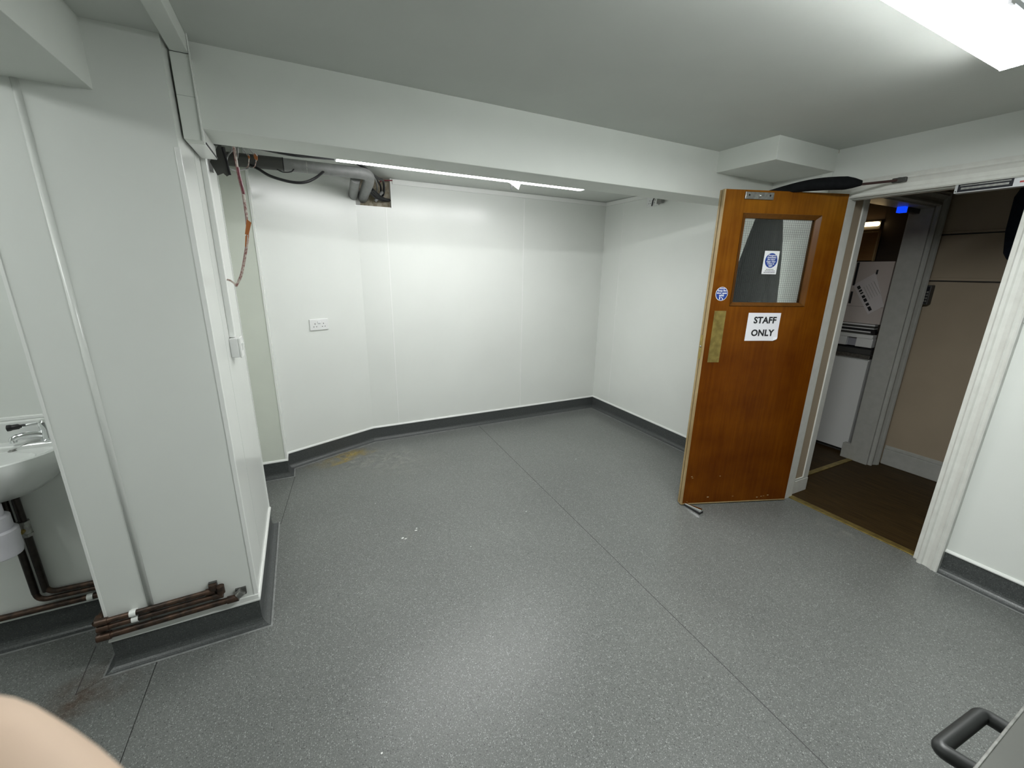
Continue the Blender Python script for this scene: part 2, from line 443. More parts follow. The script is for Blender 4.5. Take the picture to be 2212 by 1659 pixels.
# floor: base slab with three vinyl sheets whose welded joints stay visible
fl = MB().box(ROOM_X0-0.1, ROOM_Y0-0.1, -0.12, 2.99, YB+0.1, -0.004).build('floor', M_DRAWER, kind='structure')
def sx(y): return 1.368 + (y-0.54)*(1.484-1.368)/(3.7-0.54)
G = 0.0016
MB().prism([(sx(ROOM_Y0)+G, ROOM_Y0), (2.985, ROOM_Y0), (2.985, YB), (sx(YB)+G, YB)], -0.004, 0).build('vinyl_sheet', M_VINYL, fl)
MB().prism([(-0.690+G, ROOM_Y0), (sx(ROOM_Y0)-G, ROOM_Y0), (sx(YB)-G, YB), (-0.660+G, YB)], -0.004, 0).build('vinyl_sheet', M_VINYL, fl)
MB().prism([(ROOM_X0, ROOM_Y0), (-0.690-G, ROOM_Y0), (-0.660-G, YB), (ROOM_X0, YB)], -0.004, 0).build('vinyl_sheet', M_VINYL, fl)
# weld lines cut round the pillar foot and alcove
def seam(a, b, wd=0.0035):
    a = Vector((*a, 0)); b = Vector((*b, 0)); d = (b-a).normalized(); s = Vector((-d.y, d.x, 0))*wd/2
    m = MB(); m.poly3([a-s, b-s, b+s, a+s], (0, 0, 0.0004)); return m.build('weld_seam', M_DRAWER, fl)
seam((sx(-0.5), -0.5), (sx(3.68), 3.68), 0.0034); seam((-0.188, 3.26), (-0.262, 2.62)); seam((-0.915, 1.98), (-0.897, 1.745)); seam((-0.897, 1.745), (-0.80, 1.80), 0.002)
# residue on the floor
def stain(x0, y0, x1, y1, m, ang=0.0):
    me = MB(); cx, cy = (x0+x1)/2, (y0+y1)/2; hx, hy = abs(x1-x0)/2, abs(y1-y0)/2
    c, s = math.cos(ang), math.sin(ang)
    b = [(-hx,-hy),(hx,-hy),(hx,hy),(-hx,hy)]
    me.v = [(cx+a*c-q*s, cy+a*s+q*c, 0.0012+0.0002*random.random()) for a, q in b]; me.f = [(0,1,2,3)]
    return me.build('floor_residue', m, fl, kind='stuff')
stain(-0.15, 3.20, 0.75, 3.55, M_STW, 0.3); stain(0.1, 2.9, 1.0, 3.4, M_STW, 0.25); stain(0.34, 2.10, 0.56, 2.24, M_STW)
stain(-0.16, 3.36, 0.5, 3.52, M_STY, 0.40); stain(0.02, 3.47, 0.42, 3.60, M_STY, 0.42)
stain(-1.0, 1.62, -0.72, 1.86, M_STR, 0.5); 
stain(2.72, 0.7, 2.93, 1.45, M_STW)

for x_, y_, a_ in ((0.385, 2.165, 0.016), (0.40, 2.150, 0.012), (0.475, 2.205, 0.012), (0.482, 2.225, 0.008), (-0.03, 1.05, 0.012), (0.08, 1.06, 0.006), (0.72, 1.92, 0.006), (1.18, 2.1, 0.006), (0.30, 2.62, 0.007), (1.94, 2.62, 0.008)):
    q_ = [(x_+a_*random.uniform(.4, 1)*math.cos(k*1.047), y_+a_*0.6*random.uniform(.4, 1)*math.sin(k*1.047)) for k in range(6)]
    MB().prism(q_, 0.0002, 0.0007).build('paint_speck', M_STRIP, fl)
# ceilings
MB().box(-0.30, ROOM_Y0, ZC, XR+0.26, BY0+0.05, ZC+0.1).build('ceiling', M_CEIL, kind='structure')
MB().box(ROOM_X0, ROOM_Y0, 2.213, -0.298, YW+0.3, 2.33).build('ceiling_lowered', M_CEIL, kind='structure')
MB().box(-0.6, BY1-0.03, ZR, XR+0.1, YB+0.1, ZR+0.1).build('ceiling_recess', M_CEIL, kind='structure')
# beam across the recess mouth, boxing in its corner, downstand over the pillar
MB().box(PX1-0.03, BY0, BZ, XR+0.02, BY1, ZC+0.05).build('ceiling_beam', M_PAINT, kind='structure', bevel=0.003)
MB().box(2.372, 1.580, 2.137, XR+0.01, BY0+0.01, ZC+0.01).build('ceiling_boxing', M_PAINT, kind='structure', bevel=0.002)
MB().box(-0.82, ROOM_Y0, 2.030, -0.492, PY0+0.06, 2.23).build('ceiling_downstand', M_PAINT, kind='structure', bevel=0.002)

# --- walls with their cladding sheets
def panel_y(parent, y, x0, x1, z0, z1, name='panel', m=None):     # sheet facing -y
    return MB().box(x0, y, z0, x1, y+T, z1).build(name, m or M_CLAD, parent)
def panel_x(parent, x, y0, y1, z0, z1, m=None, sgn=1):             # sheet facing -x (sgn 1) or +x (sgn -1)
    return MB().box(x, y0, z0, x+T*sgn, y1, z1).build('panel', m or M_CLAD, parent)
def vstrip_y(parent, y, x, z0, z1, wd=0.010, pr=0.0015):
    return MB().box(x-wd/2, y-pr, z0, x+wd/2, y+T, z1).build('joint_strip', M_STRIP, parent, bevel=0.0008)

# recess back wall (with a rough opening at its upper end where the pipes go through)
wb = MB()
wb.box(DX-0.10, YB+T, 0, 0.745, YB+0.12, 2.018).box(0.745, YB+T, 0, XR+0.1, YB+0.12, ZR+0.02).box(DX-0.10, YB+0.06, 2.0, 0.76, YB+0.12, ZR+0.02)
wb = wb.build('wall_back', M_SUB, kind='structure')
panel_y(wb, YB, DX, 0.688, SKZ, 2.018); panel_y(wb, YB, 0.694, 0.742, SKZ, 2.018, 'panel')
panel_y(wb, YB, 0.742, 1.971, SKZ, ZR); panel_y(wb, YB, 1.977, XR, SKZ, ZR)
vstrip_y(wb, YB, 0.691, SKZ, 2.016); vstrip_y(wb, YB, 1.974, SKZ, 2.195)
MB().box(0.752, YB-0.010, 2.196, XR, YB, 2.233).build('capping_strip', M_STRIP, wb, bevel=0.002)
MB().box(0.44, YB+0.045, 2.015, 0.748, YB+0.062, ZR).build('bare_plaster_patch', M_PLASTER, wb, label='rough bare plaster patch in the wall opening')
MB().box(0.735, YB-0.004, 2.014, 0.7435, YB+0.05, ZR).build('opening_edge', M_STRIP, wb)
MB().box(0.44, YB-0.004, 2.012, 0.7435, YB+0.05, 2.018).build('opening_edge', M_STRIP, wb)
for k in range(9):
    x = 0.56+0.02*k+random.uniform(-.004, .004); z0 = 2.03+random.uniform(0, .14)
    MB().box(x, YB+0.040, z0, x+random.uniform(.004, .012), YB+0.046, z0+random.uniform(.015, .05)).build('plaster_flake', M_PLASTER, wb)

# splayed wall
A2 = Vector((DX, YB, 0)); B2 = Vector((GX+0.002, DY, 0)); U2 = (B2-A2).normalized(); N2 = Vector((-U2.y, U2.x, 0))   # N2 points into the room
if N2.y > 0: N2 = -N2
def on_splay(s, out, z): return A2 + U2*s + N2*out + Vector((0, 0, z))
L2 = (B2-A2).length
def splay_box(s0, s1, o0, o1, z0, z1):
    m = MB(); c = on_splay((s0+s1)/2, (o0+o1)/2, (z0+z1)/2)
    return m.obb(c, U2*(s1-s0)/2, N2*(o1-o0)/2, Vector((0, 0, (z1-z0)/2)))
ws = splay_box(-0.04, L2, -0.12, -T, 0, ZR+0.02).build('wall_splayed', M_SUB, kind='structure')
splay_box(0, L2, -T, 0, SKZ, ZR).build('panel', M_CLAD, ws)
# return face and alcove side
wr = MB().box(-0.60, GY+T, 0, GX, DY+0.12, ZR+0.02).build('wall_return', M_SUB, kind='structure')
MB().box(-0.45, GY, SKZ, GX, GY+T, ZR).build('panel', M_GREYP, wr)
MB().box(GX-0.010, GY-0.003, SKZ, GX+0.003, GY+0.02, ZR).build('corner_strip', M_STRIP, wr, bevel=0.001)
MB().box(GX-0.001, GY+0.02, SKZ, GX+0.002, DY, ZR).build('panel', M_CLAD, wr)
MB().tube([(-0.412, GY-0.004, SKZ), (-0.412, GY-0.004, ZR)], 0.017, 12).build('corner_bead', M_CREAM, wr, smooth=True)
wa = MB().box(-0.60, PY1, 0, -0.43, GY+T, ZR+0.02).build('wall_alcove', M_GREYP, kind='structure')

# boxed pillar
wp = MB().box(PX0+T, PY0+T, 0, PX1-T, PY1, 2.30).build('wall_pillar', M_SUB, kind='structure')
panel_y(wp, PY0, PX0, -0.662, SKZ, 2.213); panel_y(wp, PY0, -0.656, PX1, SKZ, 2.213)
MB().tube([(-0.659, PY0+0.004, SKZ), (-0.659, PY0+0.004, 2.03)], 0.0105, 12).build('joint_strip', M_CLAD, wp, smooth=True)
panel_x(wp, PX1, PY0+T+0.0005, 2.075, SKZ, 2.255, sgn=-1); panel_x(wp, PX1, 2.079, PY1, SKZ, 2.255, sgn=-1)
MB().box(PX1-0.012, PY0-0.0035, SKZ, PX1+0.0035, PY0+0.012, 1.90).build('corner_strip', M_STRIP, wp, bevel=0.0015)
MB().box(PX0, PY0+T+0.0005, SKZ, PX0+T, YW, 2.213).build('panel', M_CLAD, wp)
MB().box(PX0-0.003, PY0-0.003, SKZ, PX0+0.006, PY0+0.006, 2.03).build('corner_strip', M_STRIP, wp, bevel=0.001)
MB().box(PX1, PY1-0.004, SKZ, PX1+0.004, PY1+0.004, 2.0).build('corner_strip', M_STRIP, wp)

# basin wall and the parts of the room behind the camera
wbs = MB().box(ROOM_X0-0.1, YW+T, 0, PX0+0.1, YW+0.12, 2.32).build('wall_basin', M_SUB, kind='structure')
panel_y(wbs, YW, ROOM_X0, -1.75, SKZ, 2.213); panel_y(wbs, YW, -1.746, PX0, SKZ, 2.213)
MB().box(ROOM_X0-0.1, ROOM_Y0, 0, ROOM_X0, YW+0.1, 2.32).build('wall_left', M_CLAD, kind='structure')
MB().box(ROOM_X0-0.1, ROOM_Y0-0.1, 0, XR+0.3, ROOM_Y0, 2.32).build('wall_rear', M_CLAD, kind='structure')

# door wall with the doorway
OY0, OY1, OZ = 0.735, 1.492, 1.992
XW = 3.20
wd = MB().box(XR+T, ROOM_Y0, 0, XW, OY0, 2.5).box(XR+T, OY1, 0, XW, YB+0.1, 2.5).box(XR+T, OY0, OZ, XW, OY1, 2.5)
wd = wd.build('wall_right', M_BEIGE, kind='structure')
panel_x(wd, XR, ROOM_Y0, -0.60, SKZ, ZC); panel_x(wd, XR, -0.595, 0.655, SKZ, ZC)
panel_x(wd, XR, 0.655, 1.575, 2.06, ZC); panel_x(wd, XR, 1.575, 3.437, SKZ, ZR); panel_x(wd, XR, 3.443, YB, SKZ, ZR)
MB().box(XR-0.0015, 3.435, SKZ, XR+T, 3.445, 2.195).build('joint_strip', M_STRIP, wd, bevel=0.0008)
MB().box(XR-0.010, BY1, 2.196, XR, YB-0.01, 2.233).build('capping_strip', M_STRIP, wd, bevel=0.002)
MB().box(XR-0.008, 1.585, 2.06, XR, 1.64, 2.137).build('conduit_strip', M_PAINT, wd, bevel=0.002)

# --- coved skirting: mitred sweep along the foot of the walls
SK = [(XR, 1.575), (XR, YB), (DX, YB), (GX, DY), (GX, GY), (-0.43, GY), (-0.43, PY1), (PX1, PY1), (PX1, PY0), (PX0, PY0), (PX0, YW), (ROOM_X0, YW)]
def mitre(path):
    P = [Vector((*p, 0)) for p in path]; out = []
    for i in range(len(P)):
        ns = []
        if i > 0:
            d = (P[i]-P[i-1]).normalized(); ns.append(Vector((-d.y, d.x, 0)))
        if i < len(P)-1:
            d = (P[i+1]-P[i]).normalized(); ns.append(Vector((-d.y, d.x, 0)))
        n = sum(ns, Vector()).normalized() if len(ns) > 1 else ns[0]
        out.append((P[i], n/max(0.35, n.dot(ns[0]))))
    return out
COVE_R = 0.036
cove_prof = [(-0.004, SKZ), (0.003, SKZ)] + [(0.003+COVE_R*(1-math.cos(a)), COVE_R*(1-math.sin(a))+0.0012) for a in [math.radians(d) for d in range(0, 91, 15)]] + [(0.003+COVE_R, 0.0002), (-0.004, 0.0002)]
cap_prof = [(-0.004, SKZ-0.002), (0.008, SKZ-0.002), (0.009, SKZ+0.004), (0.005, SKZ+0.013), (-0.004, SKZ+0.014)]
footline_prof = [(COVE_R-0.002, 0.0004), (COVE_R-0.001, 0.0024), (COVE_R+0.004, 0.0014), (COVE_R+0.006, 0.0004)]  # added pale strip, paints in the highlight and dust along the cove foot
M_FOOTLINE = mat('pale_highlight_dust', (0.26, 0.27, 0.265), 0.5, noise=(30, 0.3))
MT = mitre(SK)
skn = ['right', 'back', 'splayed', 'return_side', 'return', 'alcove', 'pillar_rear', 'pillar_side', 'pillar_front', 'pillar_left', 'basin']
for i, nm in enumerate(skn):
    (a, na), (b, nb) = MT[i], MT[i+1]
    rings = [[tuple(p + n*o + Vector((0, 0, z))) for o, z in cove_prof] for p, n in ((a, na), (b, nb))]
    k = MB().sweep(rings, None).build('baseboard_'+nm, M_COVE, kind='structure')
    rings = [[tuple(p + n*o + Vector((0, 0, z))) for o, z in cap_prof] for p, n in ((a, na), (b, nb))]
    MB().sweep(rings, None).build('capping_strip', M_STRIP, k)
    rings = [[tuple(p + n*o + Vector((0, 0, z))) for o, z in footline_prof] for p, n in ((a, na), (b, nb))]
    MB().sweep(rings, None).build('highlight_dust_line', M_FOOTLINE, k)
for nm, path in (('door_wall', [(XR, ROOM_Y0), (XR, 0.655)]),):
    mt = mitre(path)
    rings = [[tuple(p + n*o + Vector((0, 0, z))) for o, z in cove_prof] for p, n in mt]
    k = MB().sweep(rings, None).build('baseboard_'+nm, M_COVE, kind='structure')
    rings = [[tuple(p + n*o + Vector((0, 0, z))) for o, z in cap_prof] for p, n in mt]
    MB().sweep(rings, None).build('capping_strip', M_STRIP, k)
    rings = [[tuple(p + n*o + Vector((0, 0, z))) for o, z in footline_prof] for p, n in mt]
    MB().sweep(rings, None).build('highlight_dust_line', M_FOOTLINE, k)
# white band below the pipes on the pillar foot
MB().box(PX0+0.006, PY0-0.007, SKZ-0.004, PX1+0.004, PY0, SKZ+0.030).build('trim_3', M_STRIP, kind='structure', bevel=0.002)

# --- doorway frame (trim_1)
tf = thing('trim_1', (XR, 1.1, 0), kind='structure')
AP = [(0, 0), (0, 0.018), (0.006, 0.024), (0.018, 0.022), (0.024, 0.016), (0.040, 0.019), (0.056, 0.028), (0.062, 0.034), (0.070, 0.030), (0.080, 0.036), (0.085, 0.033), (0.085, 0)]
AW = 0.085
# right upright, left upright, head: profile (across, proud); mitred at the head
ZH = 1.972
AP = [(a*1.07, b) for a, b in AP]
def arch_rings(inner_a, inner_b, across):
    return [[(XR-pr, *(Vector(q[:2]) + Vector(across(q))*ac)) for ac, pr in AP] for q in (inner_a, inner_b)]
def upright(yin, sgn, name='architrave'):
    r0 = [(XR-pr, yin+sgn*ac, 0.0) for ac, pr in AP]
    r1 = [(XR-pr, yin+sgn*ac, ZH+ac) for ac, pr in AP]
    return MB().sweep([r0, r1], None).build(name, M_GLOSSW, tf)
upright(OY0+0.004, -1); upright(OY1-0.004, 1)
r0 = [(XR-pr, OY0+0.004-ac, ZH+ac) for ac, pr in AP]; r1 = [(XR-pr, OY1-0.004+ac, ZH+ac) for ac, pr in AP]
MB().sweep([r0, r1], None).build('architrave', M_GLOSSW, tf)
MB().box(2.912, 1.462, 0, 3.004, OY1, 1.985).build('hinge_post', M_GLOSSW, tf, bevel=0.002)
MB().box(2.95, OY0, 0, 3.004, OY0+0.028, 1.985).build('lock_post', M_GLOSSW, tf, bevel=0.002)
MB().box(2.950, OY0, 1.966, 3.004, OY1, OZ).build('head_lining', M_GLOSSW, tf, bevel=0.002)
MB().box(3.142, OY1-0.011, 0.115, 3.203, OY1, OZ).build('corner_post', M_GLOSSW, tf, bevel=0.002)
MB().box(3.03, OY1-0.013, 0, 3.205, OY1, 0.10).box(3.03, OY1-0.010, 0.10, 3.203, OY1, 0.115).build('skirting_block', M_GLOSSW, tf, bevel=0.002)
MB().box(3.0, OY1-0.003, 0.115, 3.17, OY1+0.001, OZ).build('reveal_panel', M_BEIGE, tf)
MB().box(2.968, OY0+0.02, 0.0, 3.016, OY1-0.012, 0.0065).build('threshold_strip', M_BRASS, tf, bevel=0.002, label='worn brass threshold strip')

# --- corridor and the room past it
XF = 4.295
flc = MB().box(2.995, -1.2, -0.06, 6.0, 4.2, -0.001).build('floor_corridor', M_PLANK, kind='structure')
MB().box(3.22, 1.600, -0.001, 4.14, 1.640, 0.004).build('trim_2', M_BRASS, kind='structure', bevel=0.001)
MB().box(XW, -1.2, 2.40, 6.0, 4.2, 2.45).build('ceiling_corridor', M_SUB, kind='structure')
wf = MB().box(XF, -1.2, 0, XF+0.1, 1.50, 2.42).build('wall_corridor', M_BEIGE, kind='structure')
MB().box(XF-0.014, -1.2, 1.515, XF, 1.49, 1.535).build('dado_rail', M_BEIGE, wf, bevel=0.003)
MB().box(XF-0.0145, -1.2, 1.509, XF, 1.49, 1.5145).build('rail_gap', M_INK, wf)
MB().box(XF-0.0105, -1.2, 1.837, XF, 1.49, 1.8445).build('rail_gap', M_INK, wf)
MB().box(XF-0.010, -1.2, 1.845, XF, 1.49, 1.862).build('dado_rail', M_BEIGE, wf, bevel=0.003)
MB().box(XF-0.020, -1.2, 0, XF, 1.47, 0.135).box(XF-0.012, -1.2, 0.135, XF, 1.47, 0.165).build('skirting_board', M_SHADEW, wf, bevel=0.004)
MB().box(XW, -1.3, 0, XF+0.1, -1.2, 2.42).build('wall_corridor_end', M_BEIGE, kind='structure')
w2 = MB().box(XW-0.005, 1.50, 0, 3.215, 1.63, 2.42).box(4.14, 1.505, 0, 4.62, 1.63, 2.42).box(3.215, 1.505, 2.045, 4.14, 1.63, 2.42).build('wall_inner', M_BEIGE, kind='structure')
t4 = thing('trim_4', (3.75, 1.5, 0), kind='structure')
def upright2(xin, sgn):
    r0 = [(xin+sgn*ac, 1.505-pr*1.3, 0.0) for ac, pr in AP]; r1 = [(xin+sgn*ac, 1.505-pr*1.3, 2.03+ac) for ac, pr in AP]
    MB().sweep([r0, r1], None).build('architrave', M_SHADEW, t4)
upright2(4.136, 1)
MB().sweep([[(3.21, 1.505-pr*1.3, 2.03+ac) for ac, pr in AP], [(4.136+ac, 1.505-pr*1.3, 2.03+ac) for ac, pr in AP]], None).build('architrave', M_SHADEW, t4)
MB().box(4.115, 1.50, 0, 4.142, 1.64, 2.04).build('door_lining', M_SHADEW, t4, bevel=0.002)
MB().box(3.21, 1.50, 2.018, 4.142, 1.64, 2.045).build('head_lining', M_SHADEW, t4, bevel=0.002)
MB().box(4.19, 1.485, 0, 4.30, 1.505, 0.165).build('skirting_board', M_SHADEW, t4, bevel=0.003)
MB().box(4.12, 1.64, 0, 4.165, 1.70, 0.13).build('skirting_block', M_SHADEW, t4, bevel=0.003)
# far room shell
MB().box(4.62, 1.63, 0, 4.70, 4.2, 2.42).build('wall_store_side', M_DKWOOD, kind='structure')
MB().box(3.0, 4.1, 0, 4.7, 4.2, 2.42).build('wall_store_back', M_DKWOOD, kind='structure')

# ================================================================== LIGHT FITTINGS
def batten(name, x0, x1, y0, y1, zb, zc, md, ms, label, group, clips=True):
    t = thing(name, ((x0+x1)/2, (y0+y1)/2, zb), label, 'light', group)
    MB().box(x0+0.01, y0+0.018, zc-0.030, x1-0.01, y1-0.018, zc).build('housing', M_HOUS, t, bevel=0.002)
    # wrap-round diffuser: shallow tray with sloped sides
    yc = (y0+y1)/2; hw = (y1-y0)/2; zt = zc-0.022
    pr = [(-hw, zt), (-hw, zt-0.018), (-hw*0.94, zb+0.010), (-hw*0.82, zb), (hw*0.82, zb), (hw*0.94, zb+0.010), (hw, zt-0.018), (hw, zt)]
    df = MB().sweep([[(x, yc+a, z) for a, z in pr] for x in (x0+0.006, x1-0.006)], None).build('diffuser', md, t)
    df.data.materials.append(ms)
    for pg_ in df.data.polygons:
        pg_.material_index = 0 if pg_.normal.z < -0.5 else 1
    for xa in (x0, x1-0.007):
        MB().sweep([[(x, yc+a*1.02, z-0.001*(1 if z < zt else 0)) for a, z in pr] for x in (xa, xa+0.007)], None).build('end_cap', M_HOUS, t)
    for sgn in (-1, 1):
        MB().box(x0, yc+sgn*hw*1.0, zt-0.006, x1, yc+sgn*(hw+0.004), zt+0.006).build('side_rail', M_HOUS, t)
    if clips:
        n = int((x1-x0)/0.32)
        for k in range(n+1):
            x = x0+0.16+k*0.32
            if x > x1-0.02: break
            for sgn in (-1, 1):
                MB().box(x-0.012, yc+sgn*(hw+0.001), zt-0.016, x+0.012, yc+sgn*(hw+0.009), zt+0.010).build('clip', M_PLAST, t, bevel=0.001)
    return t
batten('ceiling_light', 0.60, 2.105, 0.587, 0.703, 2.182, ZC, M_DIFF, M_DIFFS1, 'long glowing white batten light on the grey ceiling beside the doorway', None)
lr = batten('recess_light', 0.250, 1.975, 2.715, 2.832, 2.126, ZR, M_DIFFR, M_DIFFS2, 'slim glowing batten light tucked behind the beam in the recess', None)
MB().poly3([(1.372, 2.838, 2.133), (1.472, 2.838, 2.133), (1.462, 2.850, 2.092)], (0, 0.004, 0)).build('loose_flap', M_PLAST, lr, label='loose white plastic flap hanging from the fitting')
MB().poly3([(1.398, 2.839, 2.118), (1.409, 2.839, 2.110), (1.405, 2.845, 2.082)], (0, 0.006, 0)).build('flap_clip', M_BLACK, lr, label='small black clip')
# batten over the basin bay (runs along y, outside the frame)
tb = thing('ceiling_light', (-1.53, 1.1, 2.14), 'white batten light on the lowered ceiling of the basin bay', 'light')
MB().box(-1.58, 0.48, 2.19, -1.48, 1.74, 2.213).build('housing', M_HOUS, tb)
MB().box(-1.59, 0.49, 2.14, -1.47, 1.73, 2.192).build('diffuser', M_DIFFB, tb, bevel=0.01)
for ya in (0.48, 1.73): MB().box(-1.592, ya, 2.138, -1.468, ya+0.01, 2.194).build('end_cap', M_HOUS, tb)

# ================================================================== DOOR
P0 = Vector((2.905, 1.449, 0)); P1 = Vector((2.183, 1.714, 0)); du = (P1-P0).normalized()
DA = math.atan2(du.y, du.x)
dn = Vector((-du.y, du.x, 0)) if (-du.y*0+du.x) < 0 else Vector((-du.y, du.x, 0))   # local +y, towards the camera side
def dw(x, y, z): return P0 + du*x + dn*y + Vector((0, 0, z))
door = thing('door_1', tuple(P0), 'open varnished wooden fire door with wired glass panel and brass push plate', None, None, 'structure', DA)
D = dict(parent=door, local=True)
W0, W1, ZD0, ZD1, TH = 0.008, 0.778, 0.012, 1.993, 0.044
GX0, GX1, GZ0, GZ1 = 0.160, 0.640, 1.355, 1.868       # glazing aperture
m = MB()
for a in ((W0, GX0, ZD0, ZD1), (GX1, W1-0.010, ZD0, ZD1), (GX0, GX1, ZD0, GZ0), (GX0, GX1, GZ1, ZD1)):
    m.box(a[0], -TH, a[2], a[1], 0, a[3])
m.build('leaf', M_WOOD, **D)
MB().box(W1-0.010, -TH, ZD0, W1, -TH*0.60, ZD1).build('lipping', M_EDGEW, bevel=0.001, **D)
MB().box(W1-0.010, -TH*0.40, ZD0, W1, 0, ZD1).build('lipping', M_EDGEW, bevel=0.001, **D)
MB().box(W1-0.0101, -TH*0.60, ZD0, W1-0.006, -TH*0.40, ZD1).build('intumescent_strip', M_INK, **D)
MB().box(W0, -TH, ZD0-0.004, W1, 0.0005, ZD0+0.004).build('bottom_edge', M_EDGEW, **D)
MB().box(W1-0.004, -TH*0.75, 1.02, W1+0.0015, -TH*0.25, 1.17).build('latch_plate', M_BRASS, **D)
MB().lathe([(0.006, -0.006), (0.007, 0.0), (0.004, 0.004)], (W1+0.002, -TH*0.5, 1.10), 12, 'x').build('latch', M_STEEL, smooth=True, **D)
# glazing beads, mitred
BW = 0.022
def bead(a, b, ia, ib, y0, y1):
    mm = MB(); (ax, az), (bx, bz), (cx, cz), (dx, dz) = a, b, ib, ia
    mm.v = [(ax, y0, az), (bx, y0, bz), (cx, y0, cz), (dx, y0, dz), (ax, y1, az), (bx, y1, bz), (cx, y1*0.35+y0*0.65, cz), (dx, y1*0.35+y0*0.65, dz)]
    mm.f = [(0,1,2,3), (4,7,6,5), (0,4,5,1), (1,5,6,2), (2,6,7,3), (3,7,4,0)]
    return mm.build('glazing_bead', M_WOODD, bevel=0.0015, **D)
O = [(GX0-0.004, GZ0-0.004), (GX1+0.006, GZ0-0.004), (GX1+0.006, GZ1+0.004), (GX0-0.004, GZ1+0.004)]
I = [(GX0+BW, GZ0+BW-0.006), (GX1-BW+0.004, GZ0+BW-0.006), (GX1-BW+0.004, GZ1-BW), (GX0+BW, GZ1-BW)]
for k in range(4):
    bead(O[k], O[(k+1) % 4], I[k], I[(k+1) % 4], -0.018, 0.007)
    bead(O[k], O[(k+1) % 4], I[k], I[(k+1) % 4], -0.026, -0.051)
MB().box(GX0+0.002, -0.025, GZ0+0.002, GX1-0.002, -0.019, GZ1-0.002).build('glass_pane', M_GLASS, **D)
wires = MB(); st = 0.0127; r = 0.00036
x = GX0+0.02
while x < GX1-0.01:
    wires.box(x-r, -0.0195-2*r, GZ0+0.002, x+r, -0.0195, GZ1-0.002); x += st
z = GZ0+0.016
while z < GZ1-0.01:
    wires.box(GX0+0.002, -0.0195-2*r, z-r, GX1-0.002, -0.0195, z+r); z += st
for k, q in enumerate(wires.v): pass
wires.v = [(a, b+0.0012, c) for a, b, c in wires.v]
wires.build('wire_mesh', mat('glass_wire', (0.05, 0.055, 0.055), 0.5), kind='stuff', **D)
# push plate, closer plate
MB().box(0.660, 0, 1.003, 0.735, 0.0018, 1.320).build('push_plate', M_BRASS, bevel=0.0006, **D)
pp = None
for px in (0.666, 0.729):
    for pz in (1.010, 1.313):
        MB().lathe([(0.0025, 0.0), (0.0025, 0.001), (0.001, 0.0016)], (px, 0.0016, pz), 8, 'y').build('screw', M_BRASS, **D)
cp = MB().box(0.482, 0, 1.944, 0.655, 0.010, 1.982).build('closer_plate', M_STEEL, bevel=0.002, **D)
MB().lathe([(0.009, 0.010), (0.009, 0.014), (0.005, 0.019)], (0.566, 0, 1.963), 12, 'y').build('bolt', M_CHROME, smooth=True, **D)
for px in (0.505, 0.632):
    MB().lathe([(0.006, 0.0098), (0.005, 0.0108)], (px, 0, 1.965), 10, 'y').build('screw', M_INK, **D)
# hinges
for hz in (0.22, 1.02, 1.80):
    MB().tube([(0.0, -TH-0.004, hz-0.05), (0.0, -TH-0.004, hz+0.05)], 0.006, 10).build('hinge', M_STEEL, smooth=True, **D)
# chips and paint flecks near the foot of the leaf
for k in range(10):
    fx = random.uniform(0.08, 0.75); fz = random.choice([0.03, 0.05, 0.16, 0.2])+random.uniform(-.01, .02)
    MB().box(fx, 0, fz, fx+random.uniform(.004, .014), 0.0004, fz+random.uniform(.002, .008)).build('paint_chip', M_EDGEW, **D)
# stickers
def DT(x, z, y):   # text plane: reads from free edge to hinge
    return Matrix(((-1, 0, 0, x), (0, 0, 1, y), (0, 1, 0, z), (0, 0, 0, 1)))
def disc(cx, cz, rx, rz, y0, y1, n=40):
    mm = MB(); mm.v = [(cx+rx*math.cos(2*math.pi*k/n), y0, cz+rz*math.sin(2*math.pi*k/n)) for k in range(n)] + [(cx+rx*math.cos(2*math.pi*k/n), y1, cz+rz*math.sin(2*math.pi*k/n)) for k in range(n)]
    mm.f = [tuple(range(n)), tuple(range(n, 2*n))] + [(k, (k+1) % n, n+(k+1) % n, n+k) for k in range(n)]
    return mm
gs = MB().box(0.366, -0.0185, 1.538, 0.460, -0.0168, 1.671).build('glass_sticker', M_WHITE, label='white sticker with a blue round notice on the glass', **D)
disc(0.412, 1.6165, 0.039, 0.042, -0.0169, -0.0162).build('round_notice', M_BLUE, gs, local=True)
for i, tx in enumerate(('Dorgard', 'Automatic', 'fire door', 'Keep clear', 'Close at', 'night')):
    text_mesh('lettering', tx, 0.0135, M_WHITE, gs, DT(0.412, 1.6455-i*0.0118, -0.0158), bold=0.0003)
for i, wdt in enumerate((0.048, 0.068, 0.072)):
    zz = 1.5655-i*0.0088
    xx = 0.412-wdt/2
    while xx < 0.412+wdt/2-0.004:
        ll = random.uniform(0.006, 0.012)
        MB().box(xx, -0.0168, zz-0.0016, min(xx+ll, 0.412+wdt/2), -0.0163, zz+0.0016).build('print_line', M_INK, gs, local=True); xx += ll+0.0025
ds = disc(0.706, 1.420, 0.0385, 0.0405, 0, 0.0008).build('door_sticker', M_WHITE, label='round blue notice sticker beside the glass', **D)
disc(0.706, 1.420, 0.0355, 0.0375, 0.0008, 0.0014).build('round_notice', M_BLUE, ds, local=True)
MB().box(0.690, 0.0014, 1.4485, 0.722, 0.0018, 1.4525).build('print_line', M_WHITE, ds, local=True)
for i, tx in enumerate(('Keep fire', 'door open', 'safely')):
    text_mesh('lettering', tx, 0.0145, M_WHITE, ds, DT(0.706, 1.4385-i*0.0135, 0.0017), bold=0.0004)
MB().box(0.7125, 0.0014, 1.3875, 0.7185, 0.0018, 1.4045).build('pictogram', M_WHITE, ds, local=True)
